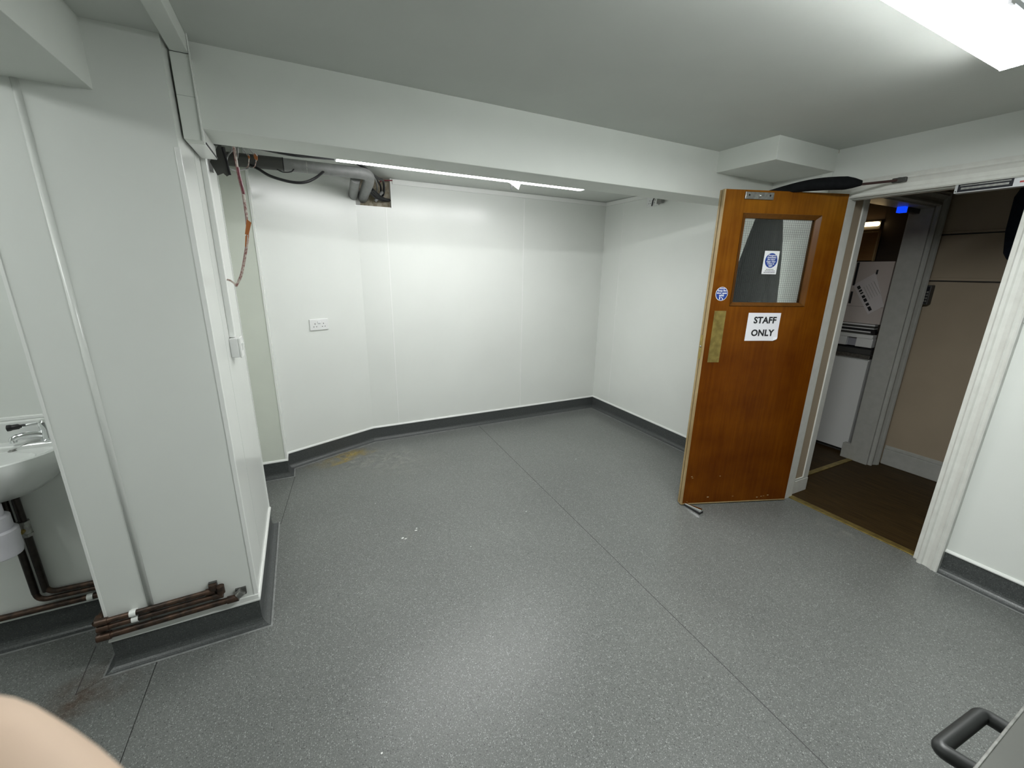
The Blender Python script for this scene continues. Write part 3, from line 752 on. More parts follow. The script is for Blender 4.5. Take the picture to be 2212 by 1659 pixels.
mm = MB(); mm.poly3([(0.708, 0.0014, 1.4045), (0.694, 0.0014, 1.392), (0.694, 0.0014, 1.3865), (0.700, 0.0014, 1.3865), (0.700, 0.0014, 1.394), (0.708, 0.0014, 1.3985)], (0, 0.0004, 0)); mm.build('pictogram', M_WHITE, ds, local=True)

# paper sign taped to the leaf
ps = thing('paper_sign', tuple(P0), 'white paper sign reading STAFF ONLY taped to the wooden door', 'sign', rz=DA)
mm = MB()
cols = [0.2985, 0.325, 0.36, 0.43, 0.5125]
rows = [1.138, 1.160, 1.20, 1.26, 1.3095]
def pz(xx, zz):   # slight curl at the lower hinge-side corner
    k = max(0, (0.335-xx)/0.036)*max(0, (1.172-zz)/0.034); return 0.0022 + 0.014*min(1, k)
for zz in rows:
    for xx in cols:
        mm.v.append((xx+(0.010 if (xx < 0.30 and zz < 1.15) else 0), pz(xx, zz), zz+(0.012 if (xx < 0.30 and zz < 1.15) else 0)))
for i in range(4):
    for k in range(4):
        mm.f.append((i*5+k, i*5+k+1, (i+1)*5+k+1, (i+1)*5+k))
sh = mm.build('sheet', M_PAPER, ps, local=True)
sm = sh.modifiers.new('thick', 'SOLIDIFY'); sm.thickness = 0.0006
text_mesh('lettering', 'STAFF', 0.054, M_INK, ps, DT(0.398, 1.2635, 0.0030), bold=0.0019, spacing=1.04)
text_mesh('lettering', 'ONLY', 0.054, M_INK, ps, DT(0.402, 1.1855, 0.0030), bold=0.0019, spacing=1.04)

# door closer on the far face, its arm reaching the frame head
def Wd(x, y, z): return tuple(dw(x, y, z))
cl = thing('door_closer', Wd(0.52, -0.075, 1.93), 'overhead door closer arm with brown rod and bracket above the doorway', 'door closer')
m = MB(); m.obb(dw(0.56, -TH-0.028, 1.962), du*0.115, dn*0.026, Vector((0, 0, 0.026))); m.build('closer_body', M_STEEL, cl, bevel=0.003)
AE = Vector((2.905, 1.232, 2.030))
AS = dw(0.50, -TH-0.03, 1.982)
MB().tube([AS, AS.lerp(AE, 0.55), AE], 0.0065, 10).build('arm', mat('brown_rod', (0.06, 0.03, 0.028), 0.4, 0.4), cl, smooth=True)
MB().tube([AS-Vector((0, 0, 0.03)), AS+Vector((0, 0, 0.008))], 0.012, 12).build('spindle', M_STEEL, cl, smooth=True)
bk = MB().box(2.893, 1.200, 2.018, 2.912, 1.262, 2.042).build('bracket', M_DARKG, cl, bevel=0.004)
MB().tube([AE-Vector((0, 0, 0.012)), AE+Vector((0, 0, 0.013))], 0.009, 10).build('pivot', M_DARKG, bk, smooth=True)

# black garment hanging behind the glass, its sleeve pulled over the arm
ga = thing('black_garment', Wd(0.5, -0.12, 1.0), 'black cloth garment hanging behind the door, one sleeve over the closer arm', 'garment')
m = MB(); NZ, NX = 26, 26
zs = [2.01-(2.01-0.95)*k/NZ for k in range(NZ+1)]
def gl(zv):
    pts = [(2.02, 0.42, 0.36), (1.94, 0.445, 0.325), (1.861, 0.466, 0.305), (1.735, 0.503, 0.285), (1.60, 0.537, 0.270), (1.36, 0.60, 0.251), (1.2, 0.62, 0.25), (0.9, 0.62, 0.25)]
    for (z0, l0, r0), (z1, l1, r1) in zip(pts, pts[1:]):
        if z0 >= zv >= z1:
            t = (z0-zv)/(z0-z1); return l0+(l1-l0)*t, r0+(r1-r0)*t
    return pts[-1][1:]
for zz in zs:
    l, rr = gl(zz); ring = []
    for k in range(NX):
        t = k/(NX-1); xx = l+(rr-l)*t
        ring.append((xx, -TH-0.075 + 0.010*math.sin(t*19+zz*1.2)*min(1, (2.02-zz)*3) + 0.02*math.sin(t*3.14), zz))
    for k in range(NX):
        t = 1-k/(NX-1); xx = l+(rr-l)*t
        ring.append((xx, -TH-0.105 + 0.010*math.sin(t*17+zz)*min(1, (2.02-zz)*3) - 0.01*math.sin(t*3.14), zz))
    m.v += [tuple(dw(*q)) for q in ring]
M2 = 2*NX
for i in range(NZ):
    for k in range(M2):
        m.f.append((i*M2+k, i*M2+(k+1) % M2, (i+1)*M2+(k+1) % M2, (i+1)*M2+k))
m.f.append(tuple(range(M2))); m.f.append(tuple(NZ*M2+k for k in range(M2)))
m.build('body', M_CLOTH, ga, smooth=True)
SL0 = dw(0.43, -TH-0.040, 1.998); SL1 = AS.lerp(AE, 0.73)
pts = []; rad = []
for k in range(13):
    t = k/12; p = AS.lerp(AE, 0.06+0.68*t) + Vector((0, 0, 0.018*math.sin(t*math.pi)+0.006)); pts.append(p)
    rad.append(0.015+0.019*math.sin(min(1, t*1.4)*math.pi*0.5) - (0.020*max(0, (t-0.86)/0.14)))
m = MB().tube(pts, rad, 16); m.build('sleeve', M_CLOTH, ga, smooth=True)

# chrome wedge holding the door at its free corner
dsx = thing('door_stop', (2.22, 1.63, 0), 'chrome and black door stop lever on the floor under the door corner', 'door stop')
a = Vector((2.200, 1.72, 0.010)); b = Vector((2.218, 1.585, 0.014)); dd = (b-a).normalized(); ss = Vector((dd.y, -dd.x, 0))
m = MB(); m.v = [tuple(a-ss*0.006+Vector((0,0,-0.006))), tuple(a+ss*0.006+Vector((0,0,-0.006))), tuple(b+ss*0.022+Vector((0,0,-0.014))), tuple(b-ss*0.022+Vector((0,0,-0.014))), tuple(a-ss*0.006), tuple(a+ss*0.006), tuple(b+ss*0.020), tuple(b-ss*0.020)]
m.f = [(0,3,2,1),(4,5,6,7),(0,1,5,4),(1,2,6,5),(2,3,7,6),(3,0,4,7)]; m.build('rubber_base', M_BLACK, dsx, bevel=0.002)
m = MB(); up = Vector((0,0,0.020))
m.v = [tuple(a-ss*0.004), tuple(a+ss*0.004), tuple(b+ss*0.016), tuple(b-ss*0.016), tuple(a-ss*0.003+up*0.4), tuple(a+ss*0.003+up*0.4), tuple(b+ss*0.012+up), tuple(b-ss*0.012+up)]
m.f = [(0,3,2,1),(4,5,6,7),(0,1,5,4),(1,2,6,5),(2,3,7,6),(3,0,4,7)]; m.build('lever', M_CHROME, dsx, bevel=0.003)

# magnetic lock under the frame head
ml = thing('magnetic_lock', (2.94, 0.90, 1.932), 'silver magnetic lock bar with dark face under the door frame head', 'lock')
lb_ = MB().box(2.928, 0.745, 1.9335, 2.972, 1.010, 1.977).build('lock_body', mat('satin_aluminium', (0.62, 0.63, 0.65), 0.35, 0.6), ml, bevel=0.001)
MB().box(2.9255, 0.815, 1.9385, 2.9285, 0.998, 1.972).build('armature_recess', mat('navy_black', (0.008, 0.009, 0.016), 0.3), ml)
MB().box(2.924, 0.828, 1.948, 2.926, 0.986, 1.957).build('core_strip', M_STEEL, ml)
MB().box(2.924, 0.823, 1.9635, 2.926, 0.990, 1.968).build('core_strip', M_STEEL, ml)
MB().lathe([(0.0025, -0.001), (0.0025, 0.001)], (2.9278, 1.004, 1.942), 8, 'x').build('screw', M_INK, lb_)
MB().box(2.9272, 0.758, 1.950, 2.9279, 0.796, 1.957).build('printed_mark', M_RED, lb_)

# ================================================================== ELECTRICAL FITTINGS
def socket_plate(t, O, ux, n, wdt=0.146, hgt=0.086, local=False):
    """double 13 A socket: O lower corner on the wall, ux along the wall, n out of the wall"""
    O = Vector(O); ux = Vector(ux).normalized(); n = Vector(n).normalized(); uz = Vector((0, 0, 1))
    def P(a, b, c): return O + ux*a + uz*b + n*c
    m = MB(); m.obb(P(wdt/2, hgt/2, 0.005), ux*wdt/2, n*0.0048, uz*hgt/2); t = m.build('face_plate', M_PLAST, t, bevel=0.003)
    for cx in (wdt*0.27, wdt*0.73):
        m = MB()
        m.obb(P(cx, hgt*0.58, 0.0098), ux*0.0022, n*0.0006, uz*0.0045); m.build('pin_hole', M_INK, t)
        for s in (-1, 1):
            m = MB(); m.obb(P(cx+s*0.0105, hgt*0.32, 0.0098), ux*0.0038, n*0.0006, uz*0.0022); m.build('pin_hole', M_INK, t)
    for s in (-1, 1):
        m = MB(); m.obb(P(wdt/2+s*0.006, hgt*0.70, 0.0115), ux*0.0055, n*0.0035, uz*0.0085); m.build('rocker_switch', M_WHITE, t, bevel=0.001)
    m = MB(); m.obb(P(wdt/2, hgt*0.58, 0.0098), ux*0.010, n*0.0008, uz*0.0012); m.build('switch_shadow_gap', M_DRAWER, t)
sk1 = thing('power_socket', tuple(on_splay(0.395, 0, 1.06)), 'white double power socket halfway up the splayed recess wall', 'socket')
socket_plate(sk1, on_splay(0.468, 0, 1.061), -U2, N2)
sk2 = thing('power_socket', (XR, 3.02, 2.12), 'white double socket high on the recess wall just under the beam', 'socket')
socket_plate(sk2, (XR-0.001, 3.122, 2.118), (0, -1, 0), (-1, 0, 0))
pg = thing('plug_adapter', (XR-0.02, 2.93, 2.12), 'grey plug adapter pushed into the high socket', 'adapter')
MB().box(XR-0.045, 2.905, 2.128, XR-0.011, 2.962, 2.172).build('adapter_case', mat('mid_grey_plastic', (0.22, 0.22, 0.21), 0.5), pg, bevel=0.008)
MB().box(XR-0.046, 2.962, 2.124, XR-0.0105, 2.975, 2.176).build('adapter_lip', M_PLAST, pg, bevel=0.002)
cb = MB().tube(bez([(XR-0.016, 3.020, 2.195), (XR-0.024, 3.030, 2.165), (XR-0.022, 3.040, 2.135), (XR-0.018, 3.046, 2.120)], 5), 0.0048, 8).build('power_cable', M_CABLE, smooth=True, label='short black cable crossing the high socket', cat='cable')
sk3 = thing('power_socket', (XR, 0.60, 1.34), 'white socket plate beside the moulded door frame at the picture edge', 'socket')
socket_plate(sk3, (XR-0.0005, 0.658, 1.341), (0, -1, 0), (-1, 0, 0))
# surface switch box and its trunking on the pillar side
sw = thing('light_switch', (PX1, 2.21, 1.135), 'white surface light switch box on the side of the pillar', 'switch')
MB().box(PX1, 2.168, 1.136, PX1+0.034, 2.254, 1.222).build('back_box', M_PLAST, sw, bevel=0.004)
fpl = MB().box(PX1+0.034, 2.166, 1.134, PX1+0.042, 2.256, 1.224).build('face_plate', M_STRIP, sw, bevel=0.003)
MB().obb((PX1+0.044, 2.211, 1.180), (0.003, 0, 0), (0, 0.012, 0), (0.0015, 0, 0.016)).build('rocker_switch', M_STRIP, fpl, bevel=0.001)
MB().box(PX1, 2.196, 1.224, PX1+0.021, 2.236, 1.955).build('mini_trunking', M_STRIP, label='white vertical mini trunking above the switch on the pillar side', cat='trunking', bevel=0.002)
# trunking dropping from the ceiling round the beam
tk = thing('cable_trunking', (-0.275, 1.93, 1.945), 'white square cable trunking bending from ceiling down round the beam end', 'trunking')
MB().box(-0.300, -0.6, 2.200, -0.250, 1.905, ZC-0.0005).build('ceiling_run', M_PAINT, tk, bevel=0.002)
MB().box(-0.302, 1.900, 1.9445, -0.249, BY0-0.0005, 2.199).build('drop', M_PAINT, tk, bevel=0.002)
MB().box(-0.302, BY0, 1.9445, -0.249, BY1+0.03, BZ-0.0005).build('under_run', M_STRIP, tk, bevel=0.002)
MB().box(-0.2488, 1.893, 1.94, -0.2455, 1.905, 2.255).build('lid_edge', M_STRIP, tk)
MB().box(-0.301, 1.8990, 2.1988, -0.250, 1.901, 2.2000).build('joint_gap', M_DRAWER, tk)
MB().box(-0.301, 1.8996, 2.075, -0.250, 1.9005, 2.0755).build('joint_gap', M_DRAWER, tk)
MB().box(-0.2495, 1.955, 1.948, -0.2462, BY1+0.03, 1.953).build('joint_gap', M_DRAWER, tk)

# ================================================================== PIPES AND CABLES IN THE RECESS
PR = 0.0375; PY = 3.245
ip = thing('insulated_pipe', (0.1, PY, 2.13), 'grey lagged pipe running under the recess ceiling with two bends into wall', 'pipe')
zc = 2.161
MB().tube(elbow([(-0.425, PY, zc-0.004), (-0.018, PY, zc)], 0.02), PR*1.03, 18).build('pipe_run', M_DARKG, ip, smooth=True, label='length of lagging coloured darker for the shade it lies in')  # shadow on this end of the pipe is put into a darker material
end2 = Vector((0.5190, 3.7600, 2.0776))
MB().tube(elbow([(-0.02, PY, zc), (0.505, PY, zc), (0.515, PY+0.12, zc-0.03), tuple(end2)], 0.10, 8), PR, 18).build('pipe_run', M_PIPEG, ip, smooth=True)
end1 = Vector((0.4454, 3.7600, 2.0782)); st1 = Vector((0.4210, 3.3150, 2.1379))
MB().tube([tuple(st1), tuple(st1.lerp(end1, 0.5)), tuple(end1)], PR*0.9, 18).build('branch_pipe', M_PIPEG, ip, smooth=True)
for xx, rr, mt_ in ((-0.019, 1.06, M_INK), (0.115, 1.03, M_STEEL)):
    MB().tube([(xx-0.003, PY, zc), (xx+0.003, PY, zc)], PR*rr, 18).build('lagging_joint', mt_, ip, smooth=True)
# cables
def cable(name, pts, r, label, m=M_CABLE, group=None, n=6):
    return MB().tube(bez(pts, n), r, 8).build(name, m, smooth=True, label=label, cat='cable', group=group)
cable('black_cable', [(-0.1968, 3.2150, 2.1301), (-0.1549, 3.1800, 2.1059), (-0.0939, 3.1500, 2.0679), (0.0076, 3.1500, 2.0471), (0.0869, 3.1500, 2.0509), (0.1546, 3.1700, 2.0857), (0.2159, 3.2250, 2.1436)], 0.0085, 'thick black cable sagging in a loop beneath the lagged pipe')
cable('black_cable', [(-0.0573, 3.2000, 2.1205), (-0.0256, 3.2000, 2.1080), (0.0199, 3.2000, 2.1141), (0.0389, 3.2200, 2.1349)], 0.0035, 'thin black cable sagging just below the lagged pipe')
cable('black_cable', [(-0.42, 2.95, 2.16), (-0.2, 2.9, 2.165), (0.05, 2.93, 2.155), (0.25, 3.05, 2.19), (0.42, 3.22, 2.215), (0.60, 3.5, 2.19), (0.6650, 3.6200, 2.1934), (0.6735, 3.7000, 2.1112), (0.6360, 3.7200, 2.0883)], 0.009, 'black cable arching over the lagged pipe into the wall opening')
cable('black_cable', [(-0.42, 2.80, 2.14), (-0.1, 2.78, 2.155), (0.1, 2.85, 2.14), (0.3, 3.0, 2.175), (0.45, 3.2, 2.205), (0.5785, 3.5000, 2.1925), (0.6454, 3.6500, 2.1674), (0.6578, 3.7200, 2.1201)], 0.007, 'second black cable following the pipe run')
cable('grey_cable', [(0.5014, 3.3000, 2.2013), (0.5849, 3.5000, 2.1794), (0.6220, 3.6600, 2.1376), (0.6140, 3.7200, 2.1088)], 0.006, 'grey cable bending down beside the pipe elbow', M_PIPEG)
for k, (dx, dy) in enumerate(((0, 0), (10, 14), (18, -6), (-8, 20), (26, 10))):
    ox, oz = dx*0.00092, -dy*0.00092
    cable('black_cable', [Vector((0.5521, 3.6000, 2.1292))+Vector((ox, 0, oz)), Vector((0.6041, 3.6600, 2.0994))+Vector((ox, 0, oz)), Vector((0.6634, 3.7000, 2.0767))+Vector((ox, 0, oz*0.6)), Vector((0.7174, 3.7350, 2.0783))+Vector((ox*0.6, 0, oz*0.4))], 0.0075, 'black cable in the bundle tied across the wall opening', M_CABLE, 'cables bundled in the wall opening')
MB().tube([(0.6055, 3.6900, 2.0519), (0.6463, 3.6800, 2.1060), (0.6833, 3.7000, 2.1419)], 0.012, 10).build('cable_tie_sleeve', M_PIPEG, smooth=True, label='grey sleeve binding the cables in the wall opening', cat='cable sleeve')
cable('red_cable', [(0.6476, 3.7000, 2.1939), (0.6720, 3.7000, 2.2110), (0.7514, 3.7000, 2.2212)], 0.004, 'short dark red cable entering the white capping by the wall opening', M_REDTAPE)
# dark trunking offcut behind the beam end
do = thing('trunking_offcut', (-0.27, 2.35, 1.91), 'bent dark grey trunking offcut hanging behind the beam end', 'trunking')
m = MB(); m.poly3([(-0.304, 2.20, 2.06), (-0.304, 2.46, 2.08), (-0.304, 2.46, 1.94), (-0.304, 2.22, 1.925)], (0.004, 0, 0)); m.build('side', M_DARKG, do)
m = MB(); m.poly3([Vector((-0.2892, 2.3000, 1.9561)), Vector((-0.2503, 2.3000, 2.0243)), Vector((-0.2266, 2.3000, 2.0186)), Vector((-0.2229, 2.3000, 1.9133)), Vector((-0.2358, 2.3000, 1.9046)), Vector((-0.2475, 2.3000, 1.9161)), Vector((-0.2689, 2.3000, 1.9048))], (0, 0.004, 0)); m.build('web', M_DARKG, do)
m = MB(); m.tube([Vector((-0.2356, 2.2900, 2.0152)), Vector((-0.2269, 2.2900, 1.9597)), Vector((-0.2222, 2.2900, 1.9098))], 0.0045, 8); m.build('edge_lip', M_INK, do, smooth=True)
# taped cable hanging down to the pillar trunking
hc = thing('hanging_cable', (-0.2, 2.2, 1.44), 'frayed white cable with dark red tape hanging from the beam to the pillar', 'cable')
hp = [(-0.187, 2.20, 2.03), (-0.185, 2.20, 1.985), (-0.183, 2.20, 1.897), (-0.176, 2.20, 1.825), (-0.176, 2.20, 1.729), (-0.181, 2.20, 1.664), (-0.195, 2.20, 1.602), (-0.225, 2.20, 1.50), (-0.253, 2.20, 1.447)]
cpts = bez(hp, 6)
MB().tube(cpts, 0.0048, 8).build('sheath', M_WIREW, hc, smooth=True)
MB().tube([p+Vector((0.0018, -0.001, 0)) for p in cpts[10:19]], 0.0052, 8).build('tape', M_REDTAPE, hc, smooth=True)
MB().tube([p+Vector((-0.003, 0.0005, 0)) for p in cpts[5:46]], 0.0028, 6).build('core_wire', M_REDTAPE, hc, smooth=True)
MB().tube(bez([(-0.253, 2.20, 1.447), (-0.258, 2.205, 1.458), (-0.272, 2.212, 1.470), (-0.284, 2.215, 1.474)], 4), 0.004, 8).build('tail', M_WIREW, hc, smooth=True)
m = MB(); m.poly3([Vector((-0.1762, 2.1950, 1.7268)), Vector((-0.1611, 2.1950, 1.7129)), Vector((-0.1779, 2.1950, 1.6614)), Vector((-0.1911, 2.1950, 1.6645))], (0, 0.003, 0)); m.build('tag', M_LABEL, hc, label='orange brown tag stuck to the cable')
m = MB(); m.poly3([Vector((-0.1902, 2.1960, 1.6589)), Vector((-0.1763, 2.1960, 1.6615)), Vector((-0.1894, 2.1960, 1.6135)), Vector((-0.1979, 2.1960, 1.6132))], (0, 0.003, 0)); m.build('tag', M_LABEL, hc)
# orange wire connectors
for c_, hw, hh, lb in (((-0.1281, 2.5000, 2.0370), 0.0087, 0.0154, 'orange and white terminal connector dangling near the pipe'), ((-0.1567, 2.5000, 2.0335), 0.0042, 0.0096, 'small pinkish terminal connector dangling beside the orange one')):
    t = thing('wire_connector', c_, lb, 'connector')
    def at(a, b, y=0.0): return (c_[0]+a, c_[1]+y, c_[2]+b)
    m = MB(); m.poly3([at(-hw, hh*0.4), at(0, hh), at(hw, hh*0.3), at(hw*0.7, -hh), at(-hw*0.6, -hh*0.7)], (0, 0.012, 0)); m.build('block', M_LABEL, t)
    m = MB(); m.tube(bez([at(hw*0.2, -hh*0.6, 0.005), at(-0.0077, -0.0423), at(-0.0173, -0.0500)], 5), 0.002, 6); m.build('wire', M_WIREW, t, smooth=True)
    m = MB(); m.tube(bez([at(-hw*0.4, hh*0.3, 0.005), at(-0.0192, 0.0231, -0.05), at(-0.0269, 0.0385, -0.12)], 5), 0.0022, 6); m.build('wire', M_PIPEG, t, smooth=True)
    m = MB(); m.poly3([at(0, hh*1.15, -0.002), at(hw*1.15, hh*0.3, -0.002), at(hw*0.8, hh*0.1, -0.002), at(-hw*0.1, hh*0.8, -0.002)], (0, 0.003, 0)); m.build('lip', M_PAPER, t)
cable('grey_cable', [(-0.20, 2.19, 2.03), (-0.1973, 2.2500, 2.0041), (-0.2196, 2.3000, 1.9892), (-0.2271, 2.3000, 1.9689), (-0.2281, 2.3200, 1.9453), (-0.2051, 2.4000, 1.9487), (-0.1801, 2.5000, 1.9763), (-0.1607, 2.5000, 1.9850)], 0.0032, 'thin grey cable looping behind the taped cable', M_PIPEG)
cable('grey_cable', [(-0.17, 2.19, 2.03), (-0.1734, 2.2000, 1.9961), (-0.1753, 2.2000, 1.9773), (-0.1814, 2.2200, 1.9657)], 0.003, 'short grey cable end beside the taped cable', M_PIPEG)
for k in range(3):
    cable('black_cable', [(-0.292, 2.36+0.1*k, 2.11+0.02*k), (-0.2, 2.34+0.1*k, 2.10+0.02*k), (0.05, 2.40+0.08*k, 2.115+0.015*k), (0.17, 2.44+0.08*k, 2.16), (0.22, 2.46+0.08*k, 2.232)], 0.008, 'black cable strung along behind the top of the beam', M_CABLE, 'cables strung behind the beam')

# ================================================================== HEATING PIPES
def pipe(name, path, r, label, m, mats_tail=None, cat='pipe', clips=(), joints=()):
    t = thing(name, tuple(path[len(path)//2]), label, cat)
    MB().tube(elbow(path, 0.035, 7), r, 14).build('tube', m, t, smooth=True)
    for c, ax, l, rr in joints:
        c = Vector(c); ax = Vector(ax).normalized()
        MB().tube([c-ax*l/2, c+ax*l/2], rr, 14).build('fitting', M_RUST, t, smooth=True)
    return t
yp = PY0-0.017; yl = YW-0.020
p1 = pipe('heating_pipe', [(-1.066, yl, 0.69), (-1.066, yl, 0.222), (-0.815, yl, 0.214), (-0.815, yp-0.006, 0.234), (-0.452, yp, 0.238), (-0.452, yp, 0.262)], 0.0105, 'rusty pipe from the basin round the pillar foot, topmost of three', M_RUST,
          joints=[((-0.80, yp-0.004, 0.234), (1, 0, 0), 0.035, 0.0135), ((-0.462, yp, 0.238), (1, 0, 0), 0.03, 0.0135), ((-0.452, yp, 0.256), (0, 0, 1), 0.026, 0.014), ((-0.815, yp+0.012, 0.233), (0, 1, 0.1), 0.03, 0.0135)])
p2 = pipe('heating_pipe', [(-1.098, yl, 0.69), (-1.098, yl, 0.194), (-0.818, yl, 0.188), (-0.818, yp-0.004, 0.206), (-0.428, yp, 0.210), (-0.428, yp, 0.243)], 0.0105, 'rusty pipe round the pillar foot, middle one of three', M_RUST,
          joints=[((-0.80, yp-0.003, 0.206), (1, 0, 0), 0.035, 0.0135), ((-0.440, yp, 0.210), (1, 0, 0), 0.036, 0.014), ((-0.428, yp, 0.235), (0, 0, 1), 0.034, 0.0145)])
p3 = pipe('heating_pipe', [(-2.5, yl+0.003, 0.152), (-0.822, yl+0.003, 0.152), (-0.822, yp-0.002, 0.166), (-0.385, yp-0.002, 0.176), (-0.362, yp, 0.195)], 0.0125, 'rusty pipe along the skirting and pillar foot, lowest of three', M_RUST,
          joints=[((-0.805, yp-0.002, 0.1665), (1, 0, 0), 0.04, 0.016), ((-0.392, yp-0.002, 0.1757), (1, 0, 0.02), 0.04, 0.0155)])
MB().tube([(-0.374, yp-0.001, 0.185), (-0.356, yp, 0.200)], 0.016, 12).build('compression_nut', M_STEEL, p3, smooth=True, label='dull metal compression nut')
MB().box(-0.382, PY0-0.010, 0.176, -0.344, PY0, 0.208).build('blanking_plate', M_DARKG, p3)
MB().box(-0.466, PY0-0.012, 0.240, -0.438, PY0, 0.272).build('blanking_plate', M_DARKG, p1)
# painted sleeves over the two verticals below the basin
for t, xx in ((p1, -1.066), (p2, -1.098)):
    MB().tube([(xx, yl, 0.23), (xx, yl, 0.69)], 0.0115, 14).build('painted_length', M_DARKP, t, smooth=True)
# service valve across the verticals
sv = thing('service_valve', (-1.066, yl, 0.50), 'dirty brass service valve on the pipe under the basin', 'valve')
MB().tube([(-1.066, yl-0.001, 0.495), (-1.066, yl-0.001, 0.550)], 0.0165, 12).build('valve_body', M_STEEL, sv, smooth=True)
for zz in (0.492, 0.545): MB().lathe([(0.020, zz), (0.020, zz+0.012)], (-1.066, yl-0.001, 0), 6).build('nut', M_STEEL, sv)
MB().tube([(-1.066, yl-0.016, 0.523), (-1.066, yl-0.032, 0.523)], 0.008, 10).build('spindle', M_BRASS, sv, smooth=True)
# clips
def clip(x, y, z, lab, r=0.0135, n=(0, -1, 0)):
    t = thing('pipe_clip', (x, y, z), lab, 'clip')
    MB().tube([(x-0.010, y, z), (x+0.010, y, z)], r, 14).build('band', M_STRIP, t, smooth=True)
    MB().box(x-0.010, y, z-0.006, x+0.010, y+0.018, z+0.006).build('foot', M_STRIP, t)
    return t
clip(-0.708, yp-0.003, 0.2352, 'white pipe clip on the topmost pillar pipe', 0.0135)
clip(-0.706, yp-0.002, 0.2072, 'white pipe clip on the middle pillar pipe', 0.0135)
clip(-0.945, yl+0.003, 0.152, 'white pipe clip on the lowest pipe behind the pillar corner', 0.0155)

# ================================================================== BASIN
bs = thing('wash_basin', (-1.20, 1.93, 0.66), 'white ceramic wall basin half hidden behind the pillar', 'basin')
BXC, BHW, BD = -1.10, 0.262, 0.29      # centre, half width, projection
RIMZ = 0.875
def rim_pt(t, k, z):     # t 0..1 round the front from one wall end to the other; k scale
    a = math.pi*t
    ca, sa = math.cos(a), math.sin(a)
    ex = 0.92
    xx = BHW*k*(abs(ca)**ex)*(1 if ca >= 0 else -1)
    yy = YW-0.002 - BD*(abs(sa)**ex)*k
    return (BXC+xx, yy, z)
m = MB(); NT = 40
levels_out = [(0.42, RIMZ-0.185), (0.50, RIMZ-0.178), (0.70, RIMZ-0.135), (0.86, RIMZ-0.092), (0.95, RIMZ-0.058), (0.99, RIMZ-0.036), (1.0, RIMZ-0.02), (1.0, RIMZ-0.004), (0.985, RIMZ)]
rings = []
for k, z in levels_out:
    rings.append([rim_pt(i/NT, k, z) for i in range(NT+1)])
b0 = 0
for rg in rings: m.v += rg
n1 = NT+1
for i in range(len(rings)-1):
    for k in range(NT): m.f.append((i*n1+k, i*n1+k+1, (i+1)*n1+k+1, (i+1)*n1+k))
# bowl: inner ring on the rim, stepping down
def bowl_pt(i, k, z):
    a = 2*math.pi*i/(2*NT); return (BXC+0.195*k*math.cos(a), YW-0.178-0.088*k*math.sin(a), z)
# top surface: bridge rim ring with bowl ring via fan ordering
base_rim = (len(rings)-1)*n1
inner = []
for k, z in ((1.0, RIMZ-0.006), (0.93, RIMZ-0.03), (0.78, RIMZ-0.09), (0.5, RIMZ-0.125), (0.12, RIMZ-0.135)):
    inner.append(len(m.v)); m.v += [bowl_pt(i, k, z) for i in range(2*NT)]
for q in range(len(inner)-1):
    for i in range(2*NT):
        j = (i+1) % (2*NT); m.f.append((inner[q]+i, inner[q]+j, inner[q+1]+j, inner[q+1]+i))
m.f.append(tuple(inner[-1]+i for i in range(2*NT)))
# rim to front half of bowl (i=0..NT runs along the front)
for i in range(NT): m.f.append((base_rim+i, base_rim+i+1, inner[0]+i+1, inner[0]+i))
# back deck
kL = len(m.v); m.v += [(BXC+BHW*0.985, YW-0.002, RIMZ), (BXC-BHW*0.985, YW-0.002, RIMZ)]
back = [inner[0]+(NT+i) % (2*NT) for i in range(NT+1)]
m.f.append(tuple([base_rim+NT] + back + [base_rim+0]))
m.f.append(tuple(range(NT, -1, -1)))
m.build('bowl', M_CERAM, bs, smooth=True)
MB().box(BXC-BHW, YW-0.085, RIMZ-0.03, BXC+BHW, YW-0.002, RIMZ+0.012).build('tap_deck', M_CERAM, bs, bevel=0.008, seg=3)
MB().box(BXC-BHW, YW-0.028, RIMZ, BXC+BHW, YW-0.002, RIMZ+0.088).build('upstand', M_CERAM, bs, bevel=0.006, seg=3)
MB().box(BXC-BHW, YW-0.010, RIMZ+0.088, BXC+BHW, YW-0.001, RIMZ+0.102).build('sealant_bead', M_STRIP, bs, bevel=0.003)
MB().lathe([(0.011, -0.001), (0.011, 0.001)], (BXC+0.068, YW-0.092, RIMZ-0.02), 14, 'y').build('overflow_hole', M_INK, bs)
MB().lathe([(0.024, -0.134), (0.024, -0.131), (0.018, -0.130)], (BXC, YW-0.178, RIMZ), 20).build('waste', M_CHROME, bs, smooth=True)
# lever mixer on the deck
tp = thing('basin_tap', (-0.908, YW-0.06, RIMZ+0.012), 'chrome lever tap with black lever on the basin deck', 'tap')
TX, TY, TZ = -0.908, YW-0.060, RIMZ+0.012
MB().lathe([(0.024, 0), (0.024, 0.006), (0.017, 0.010), (0.016, 0.045), (0.019, 0.055), (0.019, 0.075), (0.012, 0.082)], (TX, TY, TZ), 20).build('body', M_CHROME, tp, smooth=True)
MB().tube(bez([(TX, TY, TZ+0.022), (TX-0.03, TY-0.006, TZ+0.032), (TX-0.066, TY-0.016, TZ+0.032), (TX-0.083, TY-0.022, TZ+0.026), (TX-0.084, TY-0.023, TZ+0.012)], 5), [0.012]*10+[0.0105]*11, 12).build('spout', M_CHROME, tp, smooth=True)
lv = MB().tube(bez([(TX, TY, TZ+0.072), (TX-0.03, TY-0.006, TZ+0.070), (TX-0.055, TY-0.010, TZ+0.068)], 4), 0.0065, 10).build('lever', M_CHROME, tp, smooth=True)
